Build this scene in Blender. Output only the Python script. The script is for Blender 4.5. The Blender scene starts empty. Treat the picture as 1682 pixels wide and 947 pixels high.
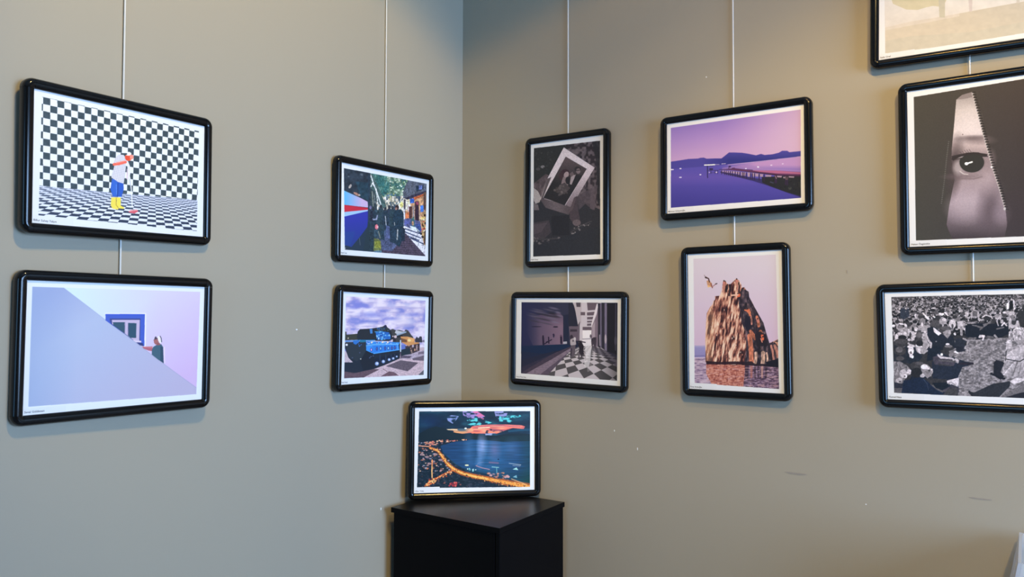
# ------------------------------------------------------------------ printed pictures
# Each print is a flat sheet; its picture is drawn here as colour per mesh point.
import numpy as np, math

def hash2(ix, iy, seed):
    h = (ix.astype(np.int64) * 374761393 + iy.astype(np.int64) * 668265263 + seed * 974634777) & 0xFFFFFFFF
    h = ((h ^ (h >> 13)) * 1274126177) & 0xFFFFFFFF
    h = h ^ (h >> 16)
    return (h & 0xFFFF) / 65535.0

def vnoise(x, y, seed=0):
    ix = np.floor(x); iy = np.floor(y)
    fx = x - ix; fy = y - iy
    fx = fx * fx * (3 - 2 * fx); fy = fy * fy * (3 - 2 * fy)
    a = hash2(ix, iy, seed); b = hash2(ix + 1, iy, seed)
    c = hash2(ix, iy + 1, seed); d = hash2(ix + 1, iy + 1, seed)
    return (a * (1 - fx) + b * fx) * (1 - fy) + (c * (1 - fx) + d * fx) * fy

def fbm(x, y, seed=0, octv=4):
    s = 0; a = .5
    for k in range(octv):
        s = s + a * vnoise(x, y, seed + 17 * k); x = x * 2.03 + 5.1; y = y * 2.03 + 3.7; a *= .5
    return s / (1 - .5 ** octv)

def homog(src, dst):
    A = []; B = []
    for (x, y), (u, v) in zip(src, dst):
        A.append([x, y, 1, 0, 0, 0, -u * x, -u * y]); B.append(u)
        A.append([0, 0, 0, x, y, 1, -v * x, -v * y]); B.append(v)
    h = np.linalg.solve(np.array(A, float), np.array(B, float))
    return np.append(h, 1).reshape(3, 3)

def happly(Hm, x, y):
    w = Hm[2, 0] * x + Hm[2, 1] * y + Hm[2, 2]
    return (Hm[0, 0] * x + Hm[0, 1] * y + Hm[0, 2]) / w, (Hm[1, 0] * x + Hm[1, 1] * y + Hm[1, 2]) / w

def mix(a, b, t):
    t = np.asarray(t, float)
    if t.ndim == 1: t = t[:, None]
    return np.asarray(a, float) * (1 - t) + np.asarray(b, float) * t

def ramp(t, stops):
    t = np.asarray(t, float); xs = [s[0] for s in stops]; cs = np.array([s[1] for s in stops], float)
    return np.stack([np.interp(t, xs, cs[:, k]) for k in range(3)], -1)

class Canvas:
    def __init__(s, quad, w, h, res, paper):
        s.nx = int(round(w * res)); s.ny = int(round(h * res)); s.ss = 2
        NX = s.nx * 2; NY = s.ny * 2
        u = (np.arange(NX) + .5) / NX; v = (np.arange(NY) + .5) / NY
        U, V = np.meshgrid(u, v)
        Hm = homog([(0, 0), (1, 0), (1, 1), (0, 1)], quad)
        s.U = U.ravel(); s.V = V.ravel()
        s.FX, s.FY = happly(Hm, s.U, s.V)
        s.NX, s.NY = NX, NY
        s.paper = np.array(paper, float)
        s.C = np.tile(s.paper, (NX * NY, 1))
        s.clipm = None; s.T(0, 0, 1); s.rng = np.random.RandomState(7)
    def T(s, x0, y0, sc):
        s.t = (x0, y0, sc); s.X = (s.FX - x0) * sc; s.Y = (s.FY - y0) * sc
    def box(s, x0, x1, y0, y1):
        m = (s.X >= x0) & (s.X <= x1) & (s.Y >= y0) & (s.Y <= y1)
        if s.clipm is not None: m &= s.clipm
        return np.nonzero(m)[0]
    def sel(s, pts):
        p = np.array(pts, float)
        idx = s.box(p[:, 0].min(), p[:, 0].max(), p[:, 1].min(), p[:, 1].max())
        x = s.X[idx]; y = s.Y[idx]; ins = np.zeros(len(idx), bool)
        n = len(p)
        for i in range(n):
            x0, y0 = p[i]; x1, y1 = p[(i + 1) % n]
            if y0 == y1: continue
            c = ((y0 > y) != (y1 > y)) & (x < (x1 - x0) * (y - y0) / (y1 - y0) + x0)
            ins ^= c
        return idx[ins]
    def put(s, idx, col, a=1.0):
        if len(idx) == 0: return
        if callable(col): col = col(s.X[idx], s.Y[idx])
        col = np.asarray(col, float)
        if callable(a): a = a(s.X[idx], s.Y[idx])
        a = np.asarray(a, float)
        if a.ndim == 1: a = a[:, None]
        s.C[idx] = s.C[idx] * (1 - a) + col * a
    def poly(s, pts, col, a=1.0): s.put(s.sel(pts), col, a)
    def clip(s, pts):
        s.clipm = None
        idx = s.sel(pts); s.clipm = np.zeros(len(s.X), bool); s.clipm[idx] = True
    def all(s): return np.nonzero(s.clipm)[0] if s.clipm is not None else np.arange(len(s.X))
    def ell(s, cx, cy, rx, ry, col, a=1.0, rot=0, soft=0):
        R = max(rx, ry) * (1 + soft)
        idx = s.box(cx - R, cx + R, cy - R, cy + R)
        dx = s.X[idx] - cx; dy = s.Y[idx] - cy
        c, sn = math.cos(rot), math.sin(rot)
        q = np.sqrt(((dx * c + dy * sn) / rx) ** 2 + ((dy * c - dx * sn) / ry) ** 2)
        if soft:
            w = np.clip((1 + soft - q) / (2 * soft), 0, 1); k = w > 0
            s.put(idx[k], col, a * w[k])
        else: s.put(idx[q <= 1], col, a)
    def line(s, pts, w, col, a=1.0, w1=None):
        n = len(pts) - 1
        for i in range(n):
            (x0, y0), (x1, y1) = pts[i], pts[i + 1]
            wa = w if w1 is None else w + (w1 - w) * i / n
            wb = w if w1 is None else w + (w1 - w) * (i + 1) / n
            m = max(wa, wb)
            idx = s.box(min(x0, x1) - m, max(x0, x1) + m, min(y0, y1) - m, max(y0, y1) + m)
            if len(idx) == 0: continue
            dx = x1 - x0; dy = y1 - y0; L = dx * dx + dy * dy + 1e-9
            t = np.clip(((s.X[idx] - x0) * dx + (s.Y[idx] - y0) * dy) / L, 0, 1)
            d = np.hypot(s.X[idx] - x0 - t * dx, s.Y[idx] - y0 - t * dy)
            s.put(idx[d <= (wa + (wb - wa) * t) / 2], col, a)
    def mulnoise(s, idx, sx, sy, amp, seed=0, octv=3):
        n = fbm(s.X[idx] / sx, s.Y[idx] / sy, seed, octv)
        s.C[idx] *= (1 + amp * (n[:, None] * 2 - 1))
    def specks(s, pts, n, r0, r1, cols, seed=1, a=1.0, ar=1.0):
        rg = np.random.RandomState(seed); p = np.array(pts, float)
        x0, y0 = p.min(0); x1, y1 = p.max(0); k = 0; tries = 0
        while k < n and tries < n * 8:
            tries += 1
            x = rg.uniform(x0, x1); y = rg.uniform(y0, y1); ins = False
            for i in range(len(p)):
                xa, ya = p[i]; xb, yb = p[(i + 1) % len(p)]
                if (ya > y) != (yb > y) and x < (xb - xa) * (y - ya) / (yb - ya) + xa: ins = not ins
            if not ins: continue
            r = rg.uniform(r0, r1); s.ell(x, y, r * ar, r, cols[rg.randint(len(cols))], a); k += 1
    def result(s):
        c = np.clip(s.C, 0, 255).reshape(s.ny, 2, s.nx, 2, 3).mean((1, 3))
        return c          # ny,nx,3  display values, row 0 at the top

def g(v, t=(1.0, .955, .965)): return (v * t[0], v * t[1], v * t[2])

# ---------------------------------------------------------------- 1 checkerboard room
def draw_checker(c):
    c.T(20, 110, 3.0543)
    Hg = homog([(155, 150), (889, 318), (876, 662), (155, 562)], [(0, 0), (24, 0), (24, 12), (0, 12)])
    c.clip([(150, 148), (255, 171), (600, 247), (937, 322), (926, 822), (860, 817), (600, 789), (395, 770), (270, 757), (132, 748)])
    idx = c.all(); gx, gy = happly(Hg, c.X[idx], c.Y[idx])
    white = np.array((232, 242, 250.)); blk = np.array((60, 76, 86.))
    edge = 13.05 - gx * .0425
    par = (np.floor(gx) + np.floor(gy)) % 2 == 0
    fx = gx - np.floor(gx); fy = gy - np.floor(gy)
    wall = gy < edge
    grain = fbm(gx * 3, gy * 3, 5, 2)[:, None]
    col = np.where(par[:, None], blk * (.86 + .28 * grain), white)
    col = np.where(((gy < -.06) & (~par))[:, None], white, col)
    Hh = 5.4; K = 299.; gyf = gy + (gx - 12) * .03
    row = K / np.maximum(gyf - Hh, .5); a = (gx - 17.4) * 7.1 / np.maximum(gyf - Hh, .5)
    pf = (np.floor(a + .45) + np.floor(row)) % 2 == 0
    far = np.clip((gyf - 12.6) / 3.0, 0, 1)[:, None]
    fb = mix((120, 132, 156), (48, 60, 84), far[:, 0]); fw = mix((205, 216, 240), (226, 236, 250), far[:, 0])
    colf = np.where(pf[:, None], fb, fw)
    c.C[idx] = np.where(wall[:, None], col, colf)
    c.T(165, 240, 7.889)
    B = (44, 92, 196)
    c.poly([(128, 560), (150, 420), (235, 450), (300, 485), (300, 560), (275, 655), (160, 652)], B)
    c.poly([(150, 420), (220, 445), (215, 640), (165, 650), (140, 560)], (52, 104, 208))
    c.line([(228, 480), (222, 655)], 10, (28, 66, 150))
    c.line([(205, 500), (210, 620)], 8, (90, 138, 228))
    Y = (240, 226, 92)
    c.poly([(138, 665), (205, 660), (215, 760), (240, 800), (225, 822), (155, 808), (135, 770)], Y)
    c.poly([(210, 662), (265, 665), (262, 770), (312, 795), (300, 812), (250, 806), (215, 770)], (244, 230, 88))
    c.line([(205, 670), (203, 760), (232, 798)], 9, (190, 160, 50))
    S = (226, 228, 240)
    shirt = [(195, 150), (230, 112), (300, 112), (330, 160), (330, 250), (322, 340), (300, 485), (225, 460), (140, 405), (160, 330), (178, 260), (170, 205)]
    c.poly(shirt, S)
    idx = c.sel(shirt); x = c.X[idx]; y = c.Y[idx]
    m = ((x * .97 + y * .2) % 22 < 6) | ((y - x * .2) % 22 < 6)
    c.put(idx[m], (180, 186, 206), .8)
    c.line([(340, 200), (365, 260), (372, 330), (360, 420)], 34, (228, 232, 244))
    c.line([(345, 300), (345, 420)], 18, (226, 196, 216), .6)
    red = (240, 110, 92)
    c.line([(175, 235), (240, 228), (325, 205)], 34, red); c.line([(205, 215), (310, 190)], 14, (250, 160, 150))
    c.ell(362, 145, 46, 46, (238, 104, 70)); c.ell(352, 150, 30, 36, (226, 80, 52)); c.ell(405, 140, 24, 30, (248, 150, 134))
    c.ell(362, 98, 38, 24, (240, 246, 250)); c.line([(270, 100), (335, 100)], 22, (56, 70, 82))
    c.line([(365, 330), (395, 480), (405, 640), (412, 790)], 11, (238, 244, 252))
    c.line([(380, 430), (392, 540)], 10, (170, 180, 200), .8)
    c.poly([(360, 845), (390, 828), (470, 820), (490, 845), (440, 872), (385, 862)], (214, 92, 110))
    c.line([(370, 842), (480, 826)], 7, (244, 196, 196))

# ---------------------------------------------------------------- 2 white stair wall
def draw_stairs(c):
    c.T(0, 430, 3.3811)
    c.clip([(180, 137), (1112, 166), (1090, 733), (157, 803)])
    c.put(c.all(), lambda x, y: mix(mix((190, 224, 255), (192, 202, 244), np.clip((x - 380) / 500, 0, 1)),
          (188, 176, 232), np.clip((x - 600) / 700 + (y - 400) / 600, 0, 1)))
    stair = [(180, 137), (352, 142), (500, 255), (610, 340), (700, 405), (800, 482), (905, 562), (1000, 632), (1092, 698), (1090, 733), (157, 803)]
    c.poly(stair, lambda x, y: mix(mix((138, 160, 214), (158, 180, 222), np.clip((y - 150) / 300 + (x - 300) / 500, 0, 1)),
          (166, 172, 214), np.clip((x + y - 900) / 800, 0, 1)))
    c.poly(stair, (128, 158, 210), lambda x, y: .55 * np.clip((430 - x) / 300, 0, 1))
    c.line(stair[1:9], 4, (120, 138, 186), .35)
    c.T(160, 500, 8.608)
    st2 = [(0, 135), (110, 222), (270, 320), (430, 430), (555, 540), (650, 600), (775, 700), (940, 830)]
    win = [(114, 132), (672, 132), (664, 585), (610, 575), (114, 222)]
    c.poly([(100, 120), (690, 120), (682, 600), (640, 600), (660, 140), (110, 140)], (222, 234, 255), .8)
    c.poly(win, (58, 88, 200))
    c.poly([(175, 195), (610, 195), (605, 545), (555, 540), (200, 275), (175, 240)], (52, 66, 140))
    c.poly([(205, 215), (600, 215), (592, 520), (530, 515), (210, 275)], (178, 176, 218))
    c.poly([(218, 248), (385, 248), (385, 405), (225, 290)], (44, 78, 104))
    c.poly([(440, 258), (552, 262), (548, 470), (470, 470), (436, 440)], (38, 74, 102))
    c.line([(436, 260), (432, 440)], 8, (110, 112, 160)); c.line([(390, 250), (388, 410)], 8, (120, 122, 170))
    c.poly([(500, 500), (620, 512), (622, 534), (545, 532)], (196, 198, 232))
    c.poly([(552, 536), (640, 542), (655, 590), (600, 575)], (40, 54, 120))
    c.poly([(114, 132), (672, 132), (672, 156), (114, 152)], (52, 84, 206))
    c.poly([(630, 592), (780, 590), (785, 660), (720, 648), (655, 622)], (160, 96, 120))
    c.poly([(640, 592), (780, 594), (780, 612), (660, 604)], (188, 124, 140))
    c.poly([(770, 640), (790, 595), (835, 570), (850, 550), (905, 560), (930, 600), (938, 830), (850, 770), (768, 705)], (56, 92, 118))
    c.poly([(890, 590), (928, 602), (938, 830), (890, 796)], (40, 70, 98))
    c.ell(833, 515, 36, 50, (150, 98, 104)); c.poly([(830, 540), (880, 535), (892, 570), (838, 575)], (132, 86, 96))
    c.poly([(800, 500), (812, 458), (828, 446), (842, 470), (858, 500), (840, 486)], (70, 62, 84))
    c.poly([(850, 450), (885, 440), (912, 500), (905, 540), (880, 545), (856, 500)], (226, 226, 250))
    c.line([(886, 445), (902, 475), (908, 525)], 13, (72, 72, 96))
    c.line([(795, 500), (830, 496)], 9, (140, 90, 100))
    c.line([(946, 600), (950, 820)], 12, (214, 216, 250), .8)
    c.T(0, 430, 3.3811)
    c.poly([(352, 142), (610, 340), (800, 482), (905, 562), (912, 572), (500, 300)], (164, 184, 226), .0)

# ---------------------------------------------------------------- 3 street beside a tram
def draw_street(c):
    c.T(535, 245, 4.7368)
    c.clip([(141, 146), (785, 268), (775, 832), (148, 780)])
    c.put(c.all(), (60, 84, 98))
    c.poly([(345, 180), (640, 240), (640, 420), (560, 430), (480, 410), (410, 400)], lambda x, y: ramp(fbm(x / 26, y / 30, 3, 4), [(0, (40, 86, 92)), (.42, (70, 118, 112)), (.55, (96, 132, 110)), (.66, (150, 176, 150)), (.8, (216, 230, 214)), (1, (240, 248, 240))]))
    c.poly([(345, 185), (470, 205), (500, 330), (420, 380), (370, 290)], (52, 112, 112), .55)
    c.specks([(480, 205), (640, 240), (600, 330), (500, 300)], 46, 3, 8, [(140, 176, 120), (190, 214, 180), (70, 100, 84), (228, 238, 220)], 4, .85)
    c.poly([(345, 330), (420, 370), (640, 360), (640, 470), (345, 470)], lambda x, y: ramp(vnoise(x / 9, y / 22, 8), [(0, (60, 84, 110)), (.35, (104, 122, 130)), (.5, (196, 190, 160)), (.65, (240, 232, 214)), (1, (250, 246, 236))]))
    c.specks([(410, 340), (540, 340), (540, 400), (430, 400)], 26, 4, 9, [(90, 120, 160), (190, 196, 130), (70, 94, 110), (120, 140, 110)], 14, .8)
    c.poly([(345, 190), (372, 200), (470, 440), (440, 470), (395, 400), (345, 300)], (78, 106, 104))
    c.line([(350, 200), (366, 250), (400, 340), (430, 430)], 9, (228, 236, 232)); c.line([(352, 290), (362, 262), (392, 310), (405, 420), (440, 460)], 7, (236, 240, 238), .9)
    c.poly([(345, 300), (385, 330), (400, 470), (345, 470)], (56, 72, 78)); c.line([(362, 330), (370, 440)], 9, (150, 156, 140), .7); c.line([(378, 350), (385, 420)], 5, (190, 196, 190), .6)
    # right-hand shop fronts
    c.poly([(600, 330), (640, 290), (785, 262), (785, 300), (700, 345), (610, 390)], (92, 92, 110))
    c.poly([(600, 385), (700, 345), (782, 315), (782, 335), (690, 370), (605, 405)], (60, 58, 78))
    c.poly([(640, 240), (785, 268), (785, 320), (690, 350), (600, 380), (615, 290)], (96, 104, 118)); c.poly([(700, 282), (760, 278), (762, 310), (705, 330)], (44, 60, 78)); c.poly([(724, 282), (752, 280), (750, 312), (724, 316)], (110, 128, 190))
    c.poly([(600, 420), (690, 372), (782, 340), (782, 640), (690, 600), (605, 590)], (206, 160, 120))
    c.poly([(680, 375), (760, 346), (760, 362), (680, 398)], (196, 104, 66)); c.poly([(600, 400), (660, 385), (660, 450), (600, 470)], (240, 226, 186))
    c.poly([(555, 440), (610, 380), (640, 395), (640, 470), (560, 500)], (244, 238, 216)); c.ell(590, 430, 14, 22, (236, 226, 140)); c.poly([(607, 390), (622, 388), (618, 580), (606, 580)], (86, 80, 92))
    c.poly([(640, 430), (660, 428), (660, 540), (640, 545)], (230, 210, 220), .9); c.poly([(620, 500), (655, 480), (655, 530), (622, 545)], (226, 130, 84))
    c.poly([(648, 445), (672, 443), (672, 560), (648, 545)], (90, 60, 60)); c.poly([(694, 405), (724, 402), (726, 560), (694, 548)], (58, 42, 58)); c.poly([(702, 410), (722, 408), (722, 432), (702, 434)], (170, 80, 100), .8)
    c.poly([(654, 385), (687, 382), (690, 416), (656, 420)], (58, 110, 206)); c.poly([(735, 438), (760, 434), (762, 484), (738, 490)], (70, 126, 216)); c.poly([(676, 440), (690, 440), (690, 545), (676, 540)], (160, 150, 150)); c.poly([(730, 400), (736, 560), (728, 560)], (190, 180, 160)); c.poly([(760, 340), (782, 330), (782, 480), (762, 470)], (120, 90, 70)); c.line([(770, 360), (770, 470)], 6, (70, 54, 60)); c.line([(610, 470), (612, 590)], 12, (226, 230, 240))
    # pavement in sun and shade
    c.poly([(600, 590), (640, 585), (770, 680), (780, 830), (700, 770), (610, 660)], (232, 232, 240))
    c.poly([(608, 545), (640, 535), (735, 560), (750, 650), (610, 595)], (92, 98, 140)); c.poly([(700, 580), (738, 580), (742, 640), (700, 630)], (66, 88, 146)); c.poly([(664, 540), (690, 520), (695, 610), (670, 610)], (60, 110, 112), .8); c.ell(678, 575, 8, 18, (214, 170, 130)); c.poly([(655, 595), (700, 605), (735, 640), (668, 626)], (216, 232, 234)); c.poly([(612, 560), (650, 548), (652, 580), (612, 585)], (96, 104, 168))
    for a, b in (((612, 640), (740, 690)), ((612, 665), (725, 708)), ((620, 618), (730, 655)), ((660, 690), (775, 742))): c.line([a, b], 9, (74, 84, 116))
    c.poly([(380, 700), (560, 640), (625, 655), (680, 720), (780, 832), (360, 800)], (86, 76, 92))
    idx = c.sel([(380, 700), (560, 640), (625, 655), (680, 720), (780, 832), (360, 800)]); c.put(idx[((c.Y[idx] - c.X[idx] * .05) % 17) < 5], (58, 54, 74), .8)
    c.poly([(440, 620), (520, 650), (560, 740), (520, 790), (410, 780), (420, 700)], (84, 100, 136), .8); c.poly([(374, 690), (420, 700), (436, 800), (366, 790)], (112, 124, 74)); c.poly([(384, 715), (428, 712), (432, 770), (384, 765)], (140, 146, 60), .8); c.poly([(366, 790), (434, 785), (436, 812), (366, 808)], (96, 136, 160), .9)
    # people walking, seen from behind
    dk = (46, 70, 84)
    for (x, y, w, h, k) in ((372, 470, 26, 160, 0), (430, 452, 32, 250, 1), (495, 455, 30, 210, 2), (462, 470, 26, 150, 0), (520, 460, 26, 200, 1)):
        col = [(44, 62, 76), (52, 74, 84), (50, 66, 84)][k]
        c.poly([(x - w, y + 34), (x - w * .4, y + 6), (x + w * .4, y + 6), (x + w, y + 34), (x + w * .95, y + h * .62), (x + w * .5, y + h), (x - w * .5, y + h), (x - w * .95, y + h * .62)], col)
        c.ell(x, y - 6, w * .38, 15, (54, 58, 66))
    c.poly([(524, 500), (545, 468), (590, 468), (606, 500), (608, 600), (585, 612), (600, 700), (575, 760), (545, 740), (535, 610), (522, 590)], (40, 62, 78)); c.ell(555, 452, 15, 20, (60, 46, 48)); c.ell(548, 462, 9, 10, (170, 130, 120)); c.poly([(590, 600), (618, 618), (614, 712), (590, 716)], (36, 50, 66))
    c.poly([(500, 600), (560, 600), (556, 740), (500, 720)], (44, 64, 80)); c.line([(560, 625), (556, 700)], 9, (168, 172, 170)); c.line([(352, 515), (365, 545), (395, 545), (402, 515)], 11, (150, 160, 186)); c.ell(396, 603, 13, 20, (196, 110, 120)); c.ell(405, 604, 6, 9, (240, 190, 196)); c.line([(388, 640), (420, 696)], 9, (48, 70, 86)); c.line([(410, 640), (424, 690)], 7, (132, 140, 130)); c.line([(440, 640), (452, 700)], 16, (44, 66, 82)); c.line([(464, 520), (470, 590)], 6, (176, 186, 196)); c.line([(535, 570), (537, 590)], 6, (190, 200, 200)); c.poly([(470, 590), (496, 600), (498, 690), (468, 690)], (100, 110, 160), .6)
    c.poly([(760, 510), (785, 470), (785, 760), (765, 740), (745, 660)], (190, 160, 110)); c.specks([(748, 520), (785, 470), (785, 760), (740, 660)], 34, 4, 10, [(240, 226, 190), (120, 70, 40), (40, 30, 36), (196, 90, 80), (230, 200, 120)], 9); c.poly([(768, 640), (785, 620), (785, 760), (766, 730)], (70, 46, 40))
    # the tram side on the left
    c.poly([(141, 146), (348, 185), (340, 800), (148, 780)], (50, 68, 80))
    c.poly([(141, 146), (346, 185), (336, 405), (270, 375), (141, 318)], (48, 60, 72))
    c.poly([(230, 250), (340, 260), (336, 400), (270, 372)], (42, 74, 90), .7)
    for (x, y, rx, ry, k) in ((190, 288, 9, 18, 0), (178, 212, 8, 6, 1), (280, 196, 12, 9, 1), (240, 348, 26, 9, 2), (262, 356, 8, 7, 0)): c.ell(x, y, rx, ry, [(190, 180, 170), (88, 100, 110), (176, 130, 110)][k], .9, .5)
    c.poly([(141, 320), (270, 378), (326, 408), (330, 452), (141, 432)], lambda x, y: mix((104, 190, 240), (206, 186, 226), np.clip((x - 150) / 130, 0, 1)))
    c.poly([(141, 430), (326, 455), (330, 470), (141, 488)], (204, 50, 70)); c.line([(141, 432), (326, 456)], 4, (150, 40, 60), .6)
    c.poly([(141, 488), (328, 470), (328, 480), (141, 524)], (166, 206, 246))
    c.poly([(141, 524), (330, 480), (332, 600), (250, 700), (200, 760), (141, 750)], lambda x, y: mix((56, 62, 172), (44, 66, 140), np.clip((y - 520) / 220, 0, 1)))
    c.poly([(141, 740), (200, 760), (260, 690), (333, 590), (330, 800), (148, 782)], (44, 62, 78)); c.poly([(141, 640), (230, 640), (190, 750), (141, 750)], (44, 78, 150), .6)
    c.line([(262, 690), (268, 745)], 4, (96, 110, 120), .8); c.line([(336, 200), (334, 470)], 10, (46, 66, 84)); c.line([(330, 480), (328, 700)], 8, (52, 58, 96), .7)
    c.poly([(330, 560), (380, 600), (372, 800), (290, 792)], (44, 62, 72)); c.poly([(346, 470), (366, 480), (366, 560), (346, 560)], (44, 52, 70)); c.ell(349, 452, 8, 14, (120, 118, 160)); c.poly([(146, 766), (156, 766), (150, 778)], (190, 200, 210))
    idx = c.sel([(340, 180), (790, 260), (780, 835), (340, 800)]); c.mulnoise(idx, 7, 9, .45, 61, 3)
    idx = c.sel([(141, 146), (346, 185), (340, 405), (141, 318)]); c.mulnoise(idx, 18, 22, .35, 62, 3)

# ---------------------------------------------------------------- 4 blue tank
def draw_tank(c):
    c.T(535, 455, 4.858)
    c.clip([(162, 152), (797, 187), (781, 779), (147, 806)])
    c.put(c.all(), lambda x, y: ramp(fbm(x / 74, y / 44, 11, 5) * 1.0 + .10 + .10 * np.clip((300 - y) / 200, -.5, .6),
          [(0, (118, 128, 204)), (.40, (136, 144, 212)), (.50, (168, 164, 218)), (.60, (196, 188, 224)), (.72, (222, 216, 238)), (1, (242, 238, 248))]))
    for (x, y, rx, ry) in ((210, 290, 52, 26), (195, 265, 34, 20), (240, 300, 26, 16), (360, 190, 50, 18), (450, 225, 70, 26), (600, 330, 60, 30), (640, 360, 70, 30), (690, 230, 60, 22), (590, 225, 60, 16), (400, 330, 50, 14), (330, 380, 70, 16), (540, 270, 40, 14)):
        c.ell(x, y, rx, ry, (232, 226, 240), .75, -.08, .6); c.ell(x + 6, y + ry * .75, rx * .8, ry * .4, (158, 152, 206), .5, 0, .6)
    for (x, y, rx, ry) in ((250, 215, 30, 30), (370, 300, 90, 20), (520, 330, 60, 12), (215, 240, 30, 14), (700, 300, 60, 14), (320, 235, 40, 12)): c.ell(x, y, rx, ry, (124, 132, 214), .7, 0, .7)
    c.T(565, 525, 9.471)
    # ground
    gr = [(0, 560), (1300, 420), (1300, 1000), (-60, 1000), (-60, 560)]
    c.poly(gr, (196, 178, 190)); c.poly([(890, 520), (1300, 470), (1300, 610), (880, 605)], (176, 166, 186))
    c.poly([(880, 628), (1160, 665), (990, 800), (650, 720)], (98, 90, 104)); c.poly([(1060, 600), (1240, 555), (1300, 560), (1300, 640), (1070, 625)], (104, 96, 112))
    c.poly([(890, 555), (1060, 560), (1020, 598), (890, 592)], (92, 84, 104)); c.poly([(1160, 500), (1300, 480), (1300, 520), (1150, 540)], (120, 110, 130))
    c.poly([(570, 880), (700, 800), (780, 812), (850, 865)], (110, 88, 100)); c.line([(610, 765), (670, 800)], 14, (140, 120, 130)); c.poly([(1160, 850), (1250, 770), (1300, 900), (1180, 880)], (90, 92, 104))
    c.poly([(0, 800), (160, 830), (420, 760), (550, 770), (300, 900), (-40, 940)], (96, 80, 92)); c.poly([(20, 480), (140, 660), (10, 660), (0, 500)], (190, 178, 192))
    c.poly([(-20, 660), (200, 680), (420, 760), (160, 830), (-20, 800)], (60, 60, 72))
    idx = c.sel(gr); c.mulnoise(idx, 14, 9, .16, 21, 2)
    # trees far left, right
    c.poly([(-20, 230), (10, 180), (40, 185), (40, 230), (210, 215), (215, 310), (-20, 320)], (60, 64, 60)); c.poly([(1100, 310), (1130, 260), (1160, 285), (1180, 255), (1210, 260), (1220, 350), (1110, 350)], (56, 60, 74)); c.line([(1240, 330), (1300, 335)], 40, (120, 116, 140))
    # second machine behind
    c.poly([(700, 230), (730, 150), (760, 140), (800, 160), (860, 155), (940, 180), (960, 150), (1000, 165), (1050, 240), (1080, 270), (1060, 360), (760, 350), (700, 290)], (66, 68, 70))
    c.poly([(810, 160), (900, 180), (960, 185), (830, 225), (790, 200)], (190, 196, 206)); c.line([(825, 235), (960, 190)], 22, (150, 172, 196)); c.line([(840, 262), (900, 250)], 34, (40, 44, 50))
    c.poly([(880, 260), (990, 260), (1100, 290), (1100, 350), (1170, 350), (1170, 380), (1000, 410), (900, 350)], (206, 150, 96)); c.poly([(990, 270), (1050, 275), (1090, 300), (1080, 345), (1000, 340)], (226, 172, 110)); c.ell(1015, 318, 26, 20, (244, 216, 150)); c.poly([(880, 280), (980, 310), (980, 350), (900, 345)], (120, 84, 60))
    c.poly([(720, 250), (770, 245), (770, 330), (735, 350)], (206, 196, 210)); c.poly([(755, 265), (800, 260), (810, 340), (762, 340)], (50, 48, 60)); c.ell(800, 262, 22, 22, (206, 190, 196))
    c.poly([(890, 390), (960, 385), (960, 460), (890, 470)], (96, 120, 196)); c.poly([(950, 410), (1180, 365), (1175, 480), (1030, 535), (890, 555), (890, 470), (960, 455)], (66, 58, 66)); c.specks([(1000, 395), (1180, 370), (1170, 480), (1040, 520)], 30, 6, 14, [(190, 150, 130), (40, 36, 44), (120, 90, 84), (90, 70, 74)], 6, .9); c.poly([(890, 465), (1030, 430), (1030, 530), (890, 560)], (38, 54, 66)); c.poly([(1060, 388), (1085, 386), (1085, 424), (1060, 428)], (190, 180, 196)); c.line([(1135, 390), (1132, 470)], 10, (214, 190, 190)); c.line([(1045, 470), (1060, 520)], 8, (190, 170, 160))
    # tank hull
    dk = (34, 46, 62)
    c.poly([(-20, 360), (20, 350), (350, 330), (880, 360), (880, 480), (870, 600), (640, 700), (480, 760), (200, 820), (-20, 800), (140, 660), (80, 600), (30, 480)], dk)
    c.poly([(-20, 360), (20, 350), (350, 330), (880, 360), (880, 480), (870, 600), (640, 700), (480, 760), (160, 820), (-20, 790), (-20, 660), (140, 660), (70, 590), (30, 480)], dk)
    c.poly([(30, 345), (340, 345), (345, 560), (200, 640), (90, 600), (40, 480)], (44, 56, 68)); c.poly([(345, 480), (470, 530), (470, 740), (300, 790), (250, 640)], (30, 40, 54))
    c.poly([(215, 180), (250, 145), (420, 135), (520, 120), (600, 105), (640, 80), (680, 120), (720, 150), (740, 190), (760, 300), (700, 330), (215, 320), (200, 260)], (40, 48, 58)); c.poly([(500, 135), (600, 108), (650, 85), (690, 140), (640, 165), (510, 165)], (54, 66, 68)); c.ell(645, 105, 22, 26, (40, 44, 78)); c.specks([(500, 120), (720, 150), (700, 170), (520, 170)], 22, 5, 11, [(60, 100, 160), (80, 96, 90), (36, 40, 50)], 5)
    c.poly([(400, 145), (440, 140), (445, 210), (410, 215)], (70, 130, 200)); c.poly([(490, 180), (600, 178), (700, 195), (725, 250), (722, 300), (520, 310), (500, 250)], (44, 110, 196)); c.specks([(500, 185), (700, 195), (720, 300), (520, 305)], 46, 7, 17, [(90, 170, 236), (30, 80, 160), (60, 140, 220), (40, 96, 176), (130, 196, 240)], 7); c.ell(540, 290, 9, 18, (190, 226, 250)); c.line([(480, 186), (600, 186)], 8, (80, 170, 230))
    c.line([(20, 335), (240, 318), (480, 318)], 14, (40, 140, 206)); c.poly([(140, 330), (240, 315), (235, 345), (185, 385), (150, 370)], (50, 116, 200)); c.specks([(220, 370), (270, 370), (270, 410), (220, 410)], 9, 5, 10, [(60, 110, 180), (44, 60, 90)], 3)
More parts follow.
